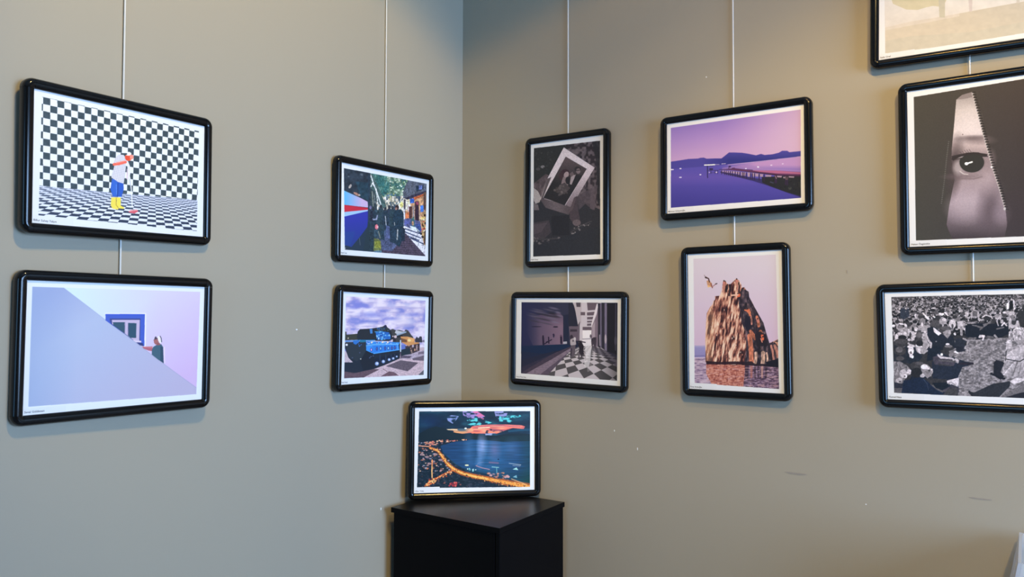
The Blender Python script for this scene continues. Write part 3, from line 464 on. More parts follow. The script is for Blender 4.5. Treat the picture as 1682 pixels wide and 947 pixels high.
# ---------------------------------------------------------------- 9 eye behind an open zip
def draw_eye(c):
    c.T(1460, 100, 2.8694)
    c.clip([(117, 170), (640, 84), (720, 66), (736, 820), (640, 826), (128, 846)])
    c.put(c.all(), lambda x, y: mix((66, 60, 50), (56, 46, 44), np.clip((x - 120) / 500, 0, 1)))
    slit = [(318, 182), (345, 160), (392, 146), (410, 210), (440, 330), (470, 430), (490, 510), (520, 600), (548, 700), (560, 760), (545, 830), (300, 838), (282, 800), (272, 770), (285, 680), (310, 560), (296, 470), (296, 420), (305, 330)]
    c.poly(slit, lambda x, y: ramp(y, [(150, (150, 134, 126)), (230, (196, 178, 166)), (330, (214, 194, 184)), (400, (182, 158, 150)), (470, (128, 108, 104)), (560, (158, 136, 134)), (660, (166, 144, 146)), (740, (120, 102, 104)), (836, (62, 50, 50))]))
    c.ell(360, 690, 70, 60, (184, 162, 162), .5, 0, .6); c.ell(480, 690, 46, 100, (84, 68, 70), .75, .1, .7); c.ell(530, 720, 36, 40, (140, 120, 124), .6, .2, .6); c.ell(470, 560, 30, 50, (190, 164, 162), .4, 0, .8); c.ell(380, 300, 40, 60, (226, 206, 194), .4, 0, .8)
    c.poly([(318, 182), (345, 160), (392, 146), (396, 170), (350, 180)], (120, 104, 98), .7)
    c.ell(410, 372, 66, 16, (120, 100, 96), .7, .03, .7); c.ell(400, 362, 60, 9, (92, 76, 74), .6, -.05, .7)
    c.ell(310, 500, 30, 110, (70, 56, 54), .85, .12, .6); c.ell(350, 545, 70, 12, (112, 92, 90), .6, 0, .7); c.ell(470, 470, 24, 40, (150, 126, 124), .6, .2, .7)
    c.poly([(296, 448), (330, 440), (370, 432), (420, 430), (455, 440), (470, 452), (440, 452), (340, 462), (300, 470)], (50, 40, 38))
    c.ell(330, 500, 26, 34, (176, 158, 152), .8, .2, .4)
    c.ell(391, 478, 58, 47, (38, 36, 32)); c.ell(391, 478, 58, 47, (52, 46, 40), .5, 0, .1); c.poly([(300, 462), (330, 446), (360, 442), (345, 455)], (168, 152, 148), .8)
    c.line([(300, 462), (340, 446), (400, 434), (460, 442)], 9, (46, 36, 34))
    for x, y in ((345, 440), (355, 436), (366, 432), (376, 430), (388, 429)): c.line([(x, y), (x - 10, y - 12)], 2.5, (80, 62, 60), .8)
    c.line([(335, 520), (352, 532), (372, 534)], 5, (206, 188, 178), .8); c.line([(325, 555), (400, 556), (440, 545)], 4, (110, 90, 88), .6)
    c.ell(366, 484, 9, 7, (244, 240, 230)); c.line([(372, 482), (392, 476)], 7, (240, 234, 222))
    # zip
    right = [(392, 148), (410, 215), (440, 330), (468, 430), (490, 510), (520, 600), (548, 700)]
    c.line(right, 5, (200, 186, 176), .8)
    def along(pl, n):
        P = np.array(pl, float); d = np.r_[0, np.cumsum(np.hypot(*(P[1:] - P[:-1]).T))]
        for t in np.linspace(0, d[-1], n): yield np.interp(t, d, P[:, 0]), np.interp(t, d, P[:, 1])
    for x, y in along(right, 46): c.line([(x + 1, y), (x + 15, y - 1)], 4.6, (30, 26, 24)); c.line([(x - 1, y + 5), (x + 8, y + 5)], 3.0, (176, 160, 150), .75)
    c.ell(484, 500, 5, 5, (226, 216, 206)); c.ell(546, 696, 6, 7, (190, 176, 168))
    for x, y in along([(282, 380), (272, 460), (262, 560), (248, 670)], 34): c.ell(x, y, 3.2, 2.2, (104, 98, 88), .9)
    c.ell(348, 346, 3, 3, (120, 96, 90))
    c.poly([(545, 620), (640, 600), (720, 600), (720, 830), (560, 830)], (58, 46, 46), .6)
    idx = c.all(); c.mulnoise(idx, 4, 4, .05, 3, 2)

# ---------------------------------------------------------------- 10 crowd on the ground
def draw_crowd(c):
    c.T(1430, 450, 4.119)
    c.clip([(140, 154), (330, 150), (620, 142), (1038, 134), (1370, 126), (1385, 862), (1038, 838), (590, 822), (160, 802)])
    c.put(c.all(), g(52))
    gnd = [(640, 480), (900, 440), (940, 470), (900, 560), (900, 700), (1000, 760), (1000, 840), (590, 830), (600, 640)]
    c.poly([(560, 450), (1400, 400), (1400, 860), (560, 830)], lambda x, y: ramp(fbm(x / 16, y / 9, 4, 4), [(0, g(66)), (.45, g(112)), (.6, g(140)), (1, g(186))]))
    rg = np.random.RandomState(12)
    def person(x, y, s, tone=None, hair=None):
        t = tone if tone is not None else rg.choice([26, 34, 44, 60, 90, 130, 170, 200], p=[.2, .2, .15, .15, .1, .08, .07, .05])
        h = hair if hair is not None else rg.choice([30, 40, 56, 90, 150])
        f = rg.uniform(110, 196)
        lean = rg.uniform(-.3, .3) * s
        c.poly([(x - s * 1.15, y + s * 3.1), (x - s * 1.05, y + s * 1.2), (x - s * .4, y + s * .8), (x + s * .4, y + s * .8), (x + s * 1.05, y + s * 1.2), (x + s * 1.15, y + s * 3.1)], g(t))
        if rg.rand() < .5: c.line([(x - s * .9, y + s * 1.5), (x - s * .2, y + s * 2.2), (x + s * .7, y + s * 1.9)], s * .42, g(min(230, t * 1.3 + 30)))
        if rg.rand() < .35: c.line([(x, y + s * .9), (x + lean, y + s * 1.8)], s * .35, g(rg.uniform(150, 226)))
        c.ell(x + lean * .3, y, s * .72, s * .95, g(f)); c.ell(x + lean * .2, y - s * .42, s * .78, s * .62, g(h))
        if rg.rand() < .4: c.ell(x + lean, y + s * .35, s * .34, s * .3, g(f * .72))
    y = 150.
    while y < 372:
        s = 8.0 + (y - 150) * .052
        x = 140 - rg.rand() * s
        lim = 1400
        while x < lim:
            if not (y > 300 and 640 < x < 930 and y > 345):
                person(x, y + rg.uniform(-s * .5, s * .5), s * rg.uniform(.85, 1.15))
            x += s * rg.uniform(1.7, 2.4)
        y += s * 1.15
    idx = c.sel([(140, 130), (1400, 120), (1400, 200), (140, 205)]); c.put(idx, g(70), .16)
    c.poly([(140, 150), (300, 148), (280, 160), (140, 166)], g(96), .7)
    # bench row in the middle distance, dark clothing
    for x, yy, s, t in ((705, 270, 19, 34), (790, 285, 18, 30), (860, 290, 17, 30), (905, 280, 16, 40), (660, 285, 17, 44), (750, 300, 18, 60)): person(x, yy, s, t)
    c.poly([(640, 345), (720, 330), (930, 340), (940, 400), (880, 430), (700, 440), (640, 420)], (26, 28, 36)); c.line([(640, 330), (700, 325)], 8, g(130)); c.line([(690, 345), (760, 360), (740, 376)], 8, g(96)); c.line([(735, 425), (768, 420), (760, 440)], 11, g(196)); c.line([(840, 415), (868, 446)], 12, g(130)); c.line([(660, 440), (710, 432)], 12, g(100)); c.line([(780, 425), (830, 440)], 10, g(84))
    for x, yy in ((700, 290), (790, 300), (880, 330)): c.line([(x - 26, yy + 40), (x + 20, yy + 30)], 9, g(120), .8)
    c.ell(955, 268, 19, 16, g(168)); c.ell(957, 288, 13, 16, g(110)); c.poly([(930, 320), (958, 300), (998, 320), (1000, 350), (960, 365), (936, 355)], g(150)); c.ell(968, 325, 16, 18, g(50)); c.line([(940, 350), (975, 360), (1000, 335)], 12, g(176))
    c.poly([(920, 200), (940, 180), (936, 235), (920, 240)], g(226)); c.poly([(940, 180), (962, 180), (962, 240), (938, 240)], g(24)); c.line([(968, 180), (972, 235)], 10, g(216)); c.poly([(990, 270), (1040, 200), (1400, 180), (1400, 360), (1010, 350)], g(48)); 
    for x, yy, s, t in ((1060, 190, 20, 40), (1120, 210, 22, 60), (1190, 200, 22, 34), (1260, 215, 24, 80), (1330, 205, 24, 40), (1090, 290, 26, 30), (1170, 300, 28, 50), (1250, 300, 28, 36), (1340, 310, 30, 60)): person(x, yy, s, t)
    # left middle figures
    for x, yy, s, t, h in ((490, 318, 24, 60, 150), (570, 300, 22, 40, 50), (350, 320, 24, 150, 60), (450, 330, 22, 70, 60), (210, 360, 24, 176, 40), (260, 350, 22, 150, 60), (180, 330, 20, 60, 50), (300, 330, 20, 40, 40), (335, 410, 30, 60, 70), (420, 380, 26, 40, 44)): person(x, yy, s, t, h)
    c.poly([(425, 360), (450, 372), (476, 398), (462, 414), (436, 400)], g(226)); c.ell(550, 335, 20, 28, g(190)); c.ell(548, 350, 10, 18, g(70)); c.poly([(585, 320), (628, 318), (630, 370), (590, 370)], g(176)); c.line([(608, 350), (612, 410)], 9, g(150)); c.line([(570, 400), (572, 408)], 11, g(236))
    c.poly([(390, 400), (440, 360), (480, 400), (560, 420), (580, 500), (430, 520), (380, 470)], (32, 34, 42)); c.ell(505, 382, 37, 30, g(64)); c.poly([(490, 385), (540, 380), (543, 405), (520, 430), (495, 415)], g(120)); c.ell(505, 372, 37, 20, g(54))
    c.ell(205, 458, 48, 28, g(50)); c.line([(165, 450), (200, 405), (265, 408), (290, 440)], 16, g(176)); c.poly([(156, 480), (250, 478), (260, 600), (160, 600)], (40, 42, 48)); c.ell(215, 480, 24, 16, g(120)); c.ell(200, 520, 40, 30, g(60))
    c.poly([(260, 470), (300, 480), (292, 560), (262, 550)], g(190)); c.poly([(240, 500), (330, 490), (350, 560), (300, 620), (250, 600)], (36, 40, 48)); c.line([(268, 500), (272, 555)], 18, g(220)); c.poly([(300, 480), (350, 485), (345, 520), (310, 520)], g(170)); c.line([(360, 420), (380, 470), (360, 530)], 20, g(150)); c.line([(385, 400), (408, 460), (360, 520)], 15, g(176)); c.poly([(390, 500), (470, 480), (480, 560), (380, 590)], (28, 32, 42))
    c.poly([(570, 440), (640, 430), (660, 470), (640, 520), (580, 530)], (44, 44, 52)); c.line([(590, 452), (640, 440), (655, 470), (640, 500)], 14, g(150)); c.ell(655, 455, 8, 10, g(176)); c.line([(640, 500), (668, 520), (676, 555)], 7, g(160)); c.ell(602, 490, 26, 30, (34, 34, 42))
    # pointing figure
    c.poly([(415, 600), (440, 545), (470, 530), (560, 560), (640, 590), (690, 598), (695, 608), (620, 630), (590, 700), (540, 715), (420, 710)], (36, 40, 52)); c.poly([(420, 560), (480, 545), (580, 590), (560, 620), (430, 610)], (70, 64, 72)); c.line([(456, 545), (480, 562), (545, 570)], 12, g(170)); c.ell(527, 512, 38, 40, g(54)); c.poly([(530, 520), (568, 505), (572, 545), (545, 556)], g(110)); c.ell(572, 525, 10, 7, g(214)); c.ell(515, 472, 18, 8, g(214)); c.line([(560, 578), (590, 596)], 13, g(170)); c.line([(600, 605), (690, 605)], 15, (40, 34, 42))
    # front left heads
    c.poly([(156, 590), (200, 590), (250, 620), (276, 650), (270, 680), (240, 690), (220, 740), (170, 750), (156, 700)], g(120)); idx = c.sel([(156, 590), (200, 590), (250, 620), (262, 660), (200, 680), (156, 690)]); c.mulnoise(idx, 7, 14, .5, 9); c.ell(260, 660, 15, 17, g(200)); c.ell(220, 672, 24, 30, g(170)); c.ell(195, 715, 22, 16, g(150)); c.poly([(160, 730), (210, 740), (280, 700), (300, 800), (160, 805)], (44, 44, 54)); c.poly([(160, 770), (270, 770), (280, 808), (160, 806)], g(96), .8)
    c.poly([(270, 700), (300, 660), (380, 690), (440, 720), (520, 712), (590, 760), (590, 830), (240, 815)], (30, 36, 48)); c.ell(320, 645, 46, 54, (46, 44, 50)); c.poly([(340, 620), (370, 612), (400, 626), (422, 650), (410, 690), (350, 690), (332, 660)], g(150)); c.ell(362, 634, 24, 20, g(214)); c.ell(350, 686, 17, 13, g(170)); c.ell(410, 660, 12, 16, g(176)); c.line([(380, 640), (410, 640)], 5, g(60)); c.ell(322, 620, 44, 30, g(70)); c.poly([(300, 690), (340, 700), (400, 740), (500, 800), (300, 815)], (26, 36, 56)); c.poly([(430, 720), (520, 715), (520, 745), (480, 770), (430, 750)], (22, 26, 34)); c.line([(380, 745), (420, 790), (480, 800), (560, 760)], 22, (74, 68, 74)); c.poly([(520, 718), (596, 700), (590, 760), (550, 760)], g(206)); c.poly([(520, 720), (545, 735), (530, 750)], g(110)); c.ell(565, 780, 34, 44, (60, 56, 62))
    # seated man on the right
    c.ell(1010, 408, 52, 52, g(170)); idx = c.sel([(958, 356), (1062, 356), (1062, 460), (958, 460)]); c.mulnoise(idx, 9, 9, .3, 8); c.ell(955, 420, 22, 36, g(140)); c.ell(946, 400, 12, 16, g(190)); c.ell(1015, 440, 40, 34, g(140)); c.poly([(920, 450), (950, 440), (960, 500), (915, 510)], g(176))
    c.poly([(905, 580), (930, 510), (990, 480), (1100, 470), (1200, 520), (1200, 700), (1000, 710), (890, 680)], g(150)); idx = c.sel([(905, 580), (930, 510), (990, 480), (1100, 470), (1200, 520), (1200, 700), (1000, 710), (890, 680)]); c.mulnoise(idx, 16, 22, .32, 12); c.line([(940, 545), (1040, 500)], 40, g(176)); c.poly([(905, 560), (950, 520), (1000, 560), (960, 590), (910, 580)], g(190)); c.line([(920, 575), (1010, 590), (1060, 560)], 8, g(70)); c.line([(918, 520), (912, 585)], 6, g(56)); c.line([(960, 610), (900, 680)], 9, g(206), .8); c.line([(990, 600), (960, 690)], 7, g(90), .7); c.line([(1020, 600), (1000, 690)], 7, g(110), .7)
    c.poly([(832, 600), (850, 580), (890, 590), (905, 600), (880, 660), (905, 690), (880, 715), (840, 690), (812, 672), (832, 672)], (34, 32, 38)); c.line([(815, 672), (880, 700), (905, 706)], 14, (28, 26, 32))
    c.poly([(665, 790), (700, 800), (830, 740), (900, 730), (950, 720), (940, 760), (870, 830), (690, 825)], (44, 44, 48)); c.poly([(940, 725), (985, 700), (1040, 705), (1040, 720), (970, 745)], g(200)); c.poly([(890, 830), (1000, 760), (1120, 700), (1400, 690), (1400, 860), (900, 840)], g(104)); c.poly([(900, 836), (1020, 800), (1120, 790), (1100, 850)], (36, 34, 40)); c.line([(668, 795), (690, 820)], 16, (36, 34, 38))
    # finer figures, upper left
    c.T(1455, 478, 10.292)
    def E(x, y, rx, ry, v, rot=0): c.ell(x, y, rx, ry, g(v) if not isinstance(v, tuple) else v, 1, rot)
    c.poly([(250, 300), (330, 270), (390, 300), (400, 420), (300, 480), (240, 440)], (50, 54, 64)); E(345, 285, 26, 24, 120)
    E(575, 300, 34, 40, 150); E(575, 270, 36, 24, 60); c.line([(625, 385), (720, 465)], 38, g(222)); E(600, 425, 60, 30, 56); E(590, 395, 44, 26, 84); E(620, 505, 48, 52, 130); c.poly([(590, 600), (650, 575), (720, 620), (730, 690), (600, 690)], g(168)); E(610, 560, 20, 34, 200)
    E(965, 505, 62, 58, 150); E(985, 480, 34, 28, 222); E(850, 460, 60, 50, 52); c.poly([(740, 560), (800, 480), (900, 500), (900, 590), (760, 600)], g(74)); E(940, 385, 44, 28, 232); E(950, 335, 44, 34, 44); c.line([(1000, 360), (1050, 410)], 26, g(214)); E(805, 340, 34, 40, 90); E(800, 320, 36, 24, 40); c.line([(770, 290), (830, 280)], 16, g(214)); c.line([(800, 420), (825, 440)], 22, g(226))
    E(1128, 555, 54, 72, 206); E(1130, 590, 20, 50, 60); c.poly([(700, 620), (800, 600), (930, 720), (1100, 780), (1180, 900), (760, 940), (700, 800)], (34, 36, 44)); E(1010, 655, 92, 58, 66); c.poly([(960, 690), (1060, 640), (1100, 660), (1102, 720), (1045, 800), (990, 745)], g(140)); E(1080, 690, 20, 26, 170); E(1010, 625, 84, 34, 84); c.poly([(800, 610), (835, 630), (940, 712), (890, 750), (815, 690)], g(226)); E(1165, 718, 18, 18, 226); E(850, 848, 14, 10, 120)
    E(240, 630, 46, 42, 150); E(240, 600, 48, 26, 110); E(265, 552, 40, 18, 200, .2); E(335, 575, 20, 36, 206, -.6); E(130, 585, 30, 22, 220); E(480, 580, 40, 34, 130); E(510, 640, 34, 40, 190); E(505, 655, 16, 20, 226); c.poly([(150, 800), (160, 730), (210, 690), (350, 650), (380, 700), (370, 800), (290, 810)], g(150)); E(240, 720, 40, 16, 200); E(325, 715, 26, 34, 200); E(280, 780, 70, 40, 36); E(180, 770, 28, 44, 206); c.line([(400, 690), (460, 695), (478, 770), (440, 825)], 38, g(190)); E(415, 740, 18, 50, 60); E(260, 870, 126, 70, 60); E(260, 850, 100, 40, 72); E(385, 880, 18, 20, 160); E(395, 820, 26, 22, 200)
    E(600, 750, 96, 62, 70); E(640, 760, 38, 50, 176); E(645, 775, 16, 10, 90); E(560, 740, 60, 44, 96); c.line([(660, 690), (725, 840), (765, 880), (760, 945)], 34, g(186)); c.line([(645, 820), (655, 945)], 56, g(150)); c.line([(520, 910), (610, 945)], 30, g(226)); E(570, 880, 60, 50, 40); E(400, 935, 40, 22, 200); E(1045, 895, 34, 18, 232); E(1060, 930, 66, 24, 110)
    # upper right
    c.T(1562, 478, 10.292)
    E(400, 390, 52, 62, 96); E(350, 400, 18, 52, 176); E(460, 385, 16, 50, 186); E(400, 440, 40, 18, 150); E(605, 455, 54, 44, 46); c.line([(530, 440), (590, 400), (680, 430), (700, 460)], 22, g(190)); E(260, 390, 40, 44, 190); E(200, 385, 44, 30, 76); E(160, 320, 36, 24, 160); c.line([(290, 540), (390, 530)], 22, g(150)); c.line([(420, 580), (520, 630)], 22, g(96)); c.line([(560, 590), (660, 515)], 30, g(110)); E(720, 500, 40, 40, 60); E(780, 420, 44, 30, 140); E(900, 400, 44, 36, 70); E(905, 360, 34, 18, 206); E(1025, 375, 54, 36, 186); E(1040, 420, 30, 24, 130); E(860, 510, 26, 34, 160); c.line([(860, 580), (900, 530), (940, 580)], 24, g(206)); c.line([(770, 490), (800, 580)], 18, g(170)); c.line([(1000, 490), (990, 590), (1050, 610), (1120, 570), (1125, 510)], 36, g(176)); E(1065, 510, 40, 48, 56); E(1060, 475, 34, 22, 120)
    E(32, 560, 46, 70, 206); E(25, 590, 18, 40, 70); c.poly([(110, 510), (200, 495), (215, 600), (125, 610)], g(180)); c.line([(180, 600), (185, 740)], 24, g(150)); E(120, 480, 40, 34, 110); E(65, 718, 17, 17, 232); c.line([(490, 750), (560, 755), (540, 820)], 28, g(206)); c.line([(740, 745), (810, 830)], 34, g(140)); c.line([(620, 760), (720, 780)], 24, g(96)); c.line([(310, 790), (400, 800)], 30, g(96)); c.poly([(80, 800), (220, 790), (290, 830), (295, 900), (200, 940), (60, 930)], (40, 42, 50)); c.line([(210, 800), (290, 840), (270, 900)], 26, g(156)); E(245, 895, 20, 26, 40)
    E(1150, 720, 118, 108, 168); idx = c.sel([(1030, 610), (1300, 610), (1300, 830), (1030, 830)]); c.mulnoise(idx, 22, 30, .5, 71, 3); c.line([(1060, 650), (1120, 620), (1180, 640)], 14, g(226)); c.line([(1060, 720), (1080, 830)], 14, g(200)); E(995, 735, 16, 22, 220); E(1020, 740, 24, 40, 130); c.poly([(920, 870), (970, 830), (1005, 820), (990, 880)], g(206))
    # lower left
    c.T(1455, 570, 10.292)
    E(425, 60, 48, 74, 214); E(450, 160, 22, 28, 232); E(425, 90, 14, 24, 90); E(610, 55, 90, 54, 150); E(560, 40, 30, 46, 190); c.line([(540, 30), (580, 100)], 20, g(210)); c.line([(700, 60), (640, 100)], 26, g(170)); E(230, 40, 60, 50, 96); E(240, 190, 70, 40, 74)
    E(310, 450, 52, 62, 176); E(330, 490, 30, 36, 206); E(320, 488, 14, 12, 60); E(405, 415, 30, 38, 206); E(225, 560, 52, 44, 176); E(240, 580, 20, 14, 90); E(520, 315, 110, 74, 62); E(520, 430, 96, 84, 38); c.poly([(590, 320), (650, 275), (720, 300), (750, 345), (795, 375), (780, 420), (770, 475), (705, 525), (640, 470), (600, 390)], g(140)); E(650, 330, 58, 42, 226); E(715, 350, 28, 26, 214); E(700, 440, 56, 46, 124); E(735, 395, 22, 14, 70); E(620, 480, 40, 28, 190); E(780, 378, 15, 15, 214); E(560, 270, 70, 26, 84); c.poly([(300, 560), (600, 520), (740, 560), (860, 700), (1000, 760), (1000, 812), (260, 800)], (28, 36, 54)); c.line([(735, 560), (770, 625), (860, 700), (960, 750)], 26, g(88)); c.line([(640, 540), (700, 620), (720, 720)], 12, (56, 64, 80)); c.poly([(640, 520), (1030, 540), (1030, 596), (780, 640)], g(54)); c.poly([(780, 600), (1040, 590), (1065, 660), (950, 715), (850, 690)], (26, 30, 38)); c.poly([(1030, 565), (1190, 555), (1235, 510), (1240, 560), (1215, 665), (1110, 622), (1040, 610)], g(208)); c.line([(1060, 600), (1110, 590), (1180, 640)], 10, g(110)); c.poly([(1060, 700), (1200, 680), (1225, 800), (960, 805)], g(66)); c.line([(890, 140), (930, 180), (1060, 178), (1130, 192)], 24, g(200)); E(945, 122, 22, 22, 226); c.line([(900, 220), (1150, 240), (1240, 210)], 26, g(86)); c.line([(900, 290), (1100, 310)], 20, g(60)); E(1200, 215, 40, 22, 190, .6); c.line([(1170, 80), (1215, 95)], 24, g(226)); E(1100, 130, 34, 40, 120)
    c.T(1430, 450, 4.119)
    c.specks([(145, 160), (1380, 130), (1380, 260), (640, 260), (145, 260)], 230, 2.5, 5.5, [g(230), g(200), g(36), g(28), g(160)], 18, .6)
    idx = c.all(); c.mulnoise(idx, 8, 8, .26, 41, 3)
    c.C[idx] = 58 + (c.C[idx] - 58) * 1.12

# ---------------------------------------------------------------- 11 pale trees
def draw_tree(c):
    c.T(1420, 0, 6.4198)
    c.clip([(206, -450), (2080, -860), (2080, 276), (1682, 348), (1120, 440), (700, 505), (218, 562)])
    c.put(c.all(), lambda x, y: mix((236, 220, 190), (226, 208, 178), np.clip((y + 100) / 300, 0, 1)))
    c.poly([(218, 290), (500, 225), (800, 178), (1682, 15), (2080, -60), (2080, 300), (218, 570)], lambda x, y: mix((214, 192, 154), (206, 186, 150), np.clip((x - 300) / 1100, 0, 1)))
    c.poly([(218, 270), (500, 220), (800, 170), (1000, 140), (1000, 170), (700, 230), (218, 320)], (226, 206, 176), .5)
    c.poly([(218, 430), (500, 380), (1100, 340), (1682, 230), (1682, 348), (700, 505), (218, 562)], (198, 184, 150), .5)
    crown = [(280, -20), (300, 40), (440, 100), (560, 105), (640, 80), (720, 62), (800, 70), (850, 30), (880, -40), (940, -200), (900, -330), (600, -400), (330, -260)]
    c.poly(crown, (214, 194, 146)); c.poly([(780, -40), (850, -40), (848, 185), (790, 185)], (202, 186, 148)); c.poly([(1090, -100), (1140, -100), (1135, 120), (1105, 120)], (214, 192, 166)); c.poly([(940, -60), (1020, -280), (1250, -340), (1340, -120), (1220, -30), (1100, -10)], (220, 202, 160))
    c.poly([(1400, -300), (1700, -420), (1850, -200), (1700, -60), (1450, -90)], (222, 204, 166)); c.poly([(1600, -100), (1640, -100), (1636, 30), (1604, 30)], (214, 196, 164))
    idx = c.all(); c.mulnoise(idx, 60, 40, .035, 5, 3)

# ---------------------------------------------------------------- 12 bay at night
def draw_lake(c):
    c.T(655, 645, 4.984)
    c.clip([(166, 149), (1072, 147), (1070, 765), (148, 774)])
    c.put(c.all(), lambda x, y: ramp(fbm(x / 110, y / 50, 3, 4), [(0, (8, 26, 48)), (.5, (14, 46, 72)), (.7, (22, 66, 92)), (1, (40, 100, 124))]))
    c.ell(250, 230, 90, 50, (12, 40, 84), .7, 0, .6)
    cl = [(90, 176, 214), (120, 150, 220), (170, 140, 214), (110, 206, 224)]
    def cloud(pts, col, seed, th=.46, a=1.0):
        idx = c.sel(pts); n = fbm(c.X[idx] / 30, c.Y[idx] / 14, seed, 5); w = np.clip((n - th) * 7, 0, 1); k = w > 0; c.put(idx[k], col, a * w[k])
    cloud([(390, 195), (430, 180), (490, 188), (480, 205), (440, 250), (400, 225)], (124, 146, 214), 1, .38)
    cloud([(520, 147), (640, 147), (700, 190), (660, 215), (560, 200), (525, 180)], (140, 130, 206), 2, .42); cloud([(600, 150), (640, 147), (705, 190), (690, 215), (640, 190)], (196, 110, 170), 3, .42)
    cloud([(555, 215), (630, 200), (760, 240), (700, 262), (640, 275), (560, 260)], (84, 200, 220), 4, .40); cloud([(780, 150), (890, 147), (880, 185), (830, 225), (790, 190)], (130, 140, 206), 5, .42); cloud([(820, 190), (990, 178), (1000, 190), (900, 215), (950, 240), (820, 240)], (80, 200, 220), 6, .44)
    c.poly([(600, 270), (700, 258), (860, 255), (1000, 262), (1030, 272), (1020, 292), (930, 285), (880, 300), (800, 330), (680, 330), (600, 330), (560, 310)], lambda x, y: ramp(vnoise(x / 70, y / 7, 13), [(0, (150, 90, 110)), (.4, (206, 104, 104)), (.7, (240, 140, 120)), (1, (250, 186, 160))]))
    c.line([(640, 276), (760, 266), (990, 270)], 6, (180, 110, 130)); c.line([(650, 285), (740, 280)], 7, (250, 226, 196)); c.poly([(370, 297), (440, 292), (520, 292), (600, 285), (610, 310), (520, 328), (470, 325), (440, 305)], (230, 170, 130), .8); c.line([(375, 298), (440, 296), (480, 300)], 6, (250, 222, 190)); c.line([(450, 318), (520, 326), (600, 318)], 8, (240, 160, 110)); c.ell(515, 298, 38, 12, (50, 90, 120), .8); c.ell(545, 288, 10, 7, (220, 236, 240)); c.line([(560, 318), (680, 322), (800, 322)], 9, (240, 130, 104)); cloud([(700, 330), (790, 325), (770, 348), (710, 346)], (140, 160, 214), 9, .4)
    cloud([(680, 290), (900, 290), (900, 330), (680, 330)], (26, 40, 66), 19, .60)
    c.line([(900, 310), (1000, 300), (1072, 298)], 18, (24, 74, 108), .8)
    # hills
    c.poly([(160, 400), (165, 330), (240, 290), (300, 270), (370, 285), (430, 315), (520, 335), (620, 328), (700, 345), (800, 345), (900, 330), (1000, 328), (1072, 335), (1072, 392), (850, 395), (720, 385), (600, 380), (420, 385), (260, 400)], (12, 34, 48)); c.poly([(720, 385), (860, 350), (1072, 345), (1072, 395), (850, 398)], (14, 44, 56), .8)
    # water
    wat = [(340, 430), (430, 400), (600, 380), (720, 385), (850, 397), (1072, 392), (1072, 765), (1000, 730), (900, 700), (760, 670), (640, 640), (520, 610), (470, 580), (420, 540), (360, 480)]
    c.poly(wat, lambda x, y: mix(mix((22, 62, 110), (34, 88, 140), np.clip(1 - abs(x - 760) / 300, 0, 1)), (14, 62, 84), np.clip((y - 600) / 120, 0, 1) + np.clip((x - 960) / 100, 0, 1) * .8))
    for x, y, rx, ry, col, a in ((680, 430, 30, 70, (150, 170, 226), .7), (660, 480, 16, 90, (100, 140, 206), .5), (780, 460, 40, 60, (120, 110, 160), .5), (570, 460, 30, 110, (60, 110, 170), .5), (920, 450, 50, 60, (70, 100, 150), .45), (660, 560, 26, 40, (80, 130, 190), .5)): c.ell(x, y, rx, ry, col, a, 0, .8)
    idx = c.sel(wat); n = vnoise(c.X[idx] / 90, c.Y[idx] / 6, 33); c.C[idx] *= (.86 + .3 * n)[:, None]
    c.line([(635, 590), (650, 570), (690, 562)], 5, (110, 130, 176), .7); c.line([(630, 592), (680, 610), (740, 622)], 7, (150, 130, 160)); c.line([(740, 565), (810, 570)], 14, (120, 100, 140), .7); c.line([(900, 572), (995, 585)], 6, (130, 160, 190)); c.line([(930, 590), (990, 594)], 5, (120, 140, 170)); c.line([(760, 602), (815, 606)], 6, (130, 190, 206)); c.poly([(928, 622), (960, 606), (975, 628)], (150, 210, 220)); c.poly([(930, 684), (960, 668), (965, 692)], (110, 170, 196)); c.ell(555, 588, 16, 6, (220, 232, 200)); c.ell(812, 540, 6, 6, (16, 40, 80)); c.specks([(560, 615), (640, 620), (630, 640), (560, 640)], 12, 4, 8, [(130, 210, 230), (200, 230, 230), (60, 120, 150)], 3)
    # town
    town = [(160, 380), (300, 395), (460, 380), (590, 378), (430, 402), (340, 430), (320, 455), (470, 590), (640, 680), (900, 730), (1072, 765), (148, 776), (150, 400)]
    c.poly(town, lambda x, y: ramp(fbm(x / 16, y / 9, 8, 3), [(0, (8, 20, 34)), (.55, (16, 40, 58)), (.75, (44, 56, 76)), (1, (100, 90, 110))]))
    c.specks([(160, 400), (300, 410), (420, 560), (420, 640), (160, 640)], 120, 2, 6, [(190, 150, 160), (130, 110, 140), (226, 190, 170), (60, 80, 110), (200, 120, 90), (150, 160, 190)], 11, .8, 1.6)
    c.specks([(200, 640), (500, 660), (1000, 750), (700, 768), (160, 768)], 70, 2, 6, [(50, 60, 90), (90, 70, 90), (30, 60, 84), (140, 90, 90), (20, 36, 60)], 13, .8, 1.5)
    c.specks([(200, 400), (320, 385), (590, 376), (400, 400), (260, 430)], 70, 2, 6, [(226, 150, 120), (190, 110, 110), (240, 200, 170), (120, 90, 110)], 21, .9, 1.5)
    for x, y in ((280, 558), (250, 575), (340, 545), (230, 520), (190, 500), (300, 500)): c.ell(x, y, 17, 9, (196, 160, 170), .7)
    c.line([(165, 430), (240, 435), (300, 455)], 7, (220, 160, 130))
    road = [(255, 448), (320, 470), (360, 525), (400, 580), (455, 625), (520, 655), (620, 680), (720, 700), (850, 725), (960, 745), (1072, 764)]
    c.line(road, 20, (176, 90, 40), .8, 56); c.line(road, 9, (240, 156, 70), 1, 30); c.line(road[1:8], 5, (255, 206, 130), .8, 10)
    rg = np.random.RandomState(3)
    P = np.array(road, float)
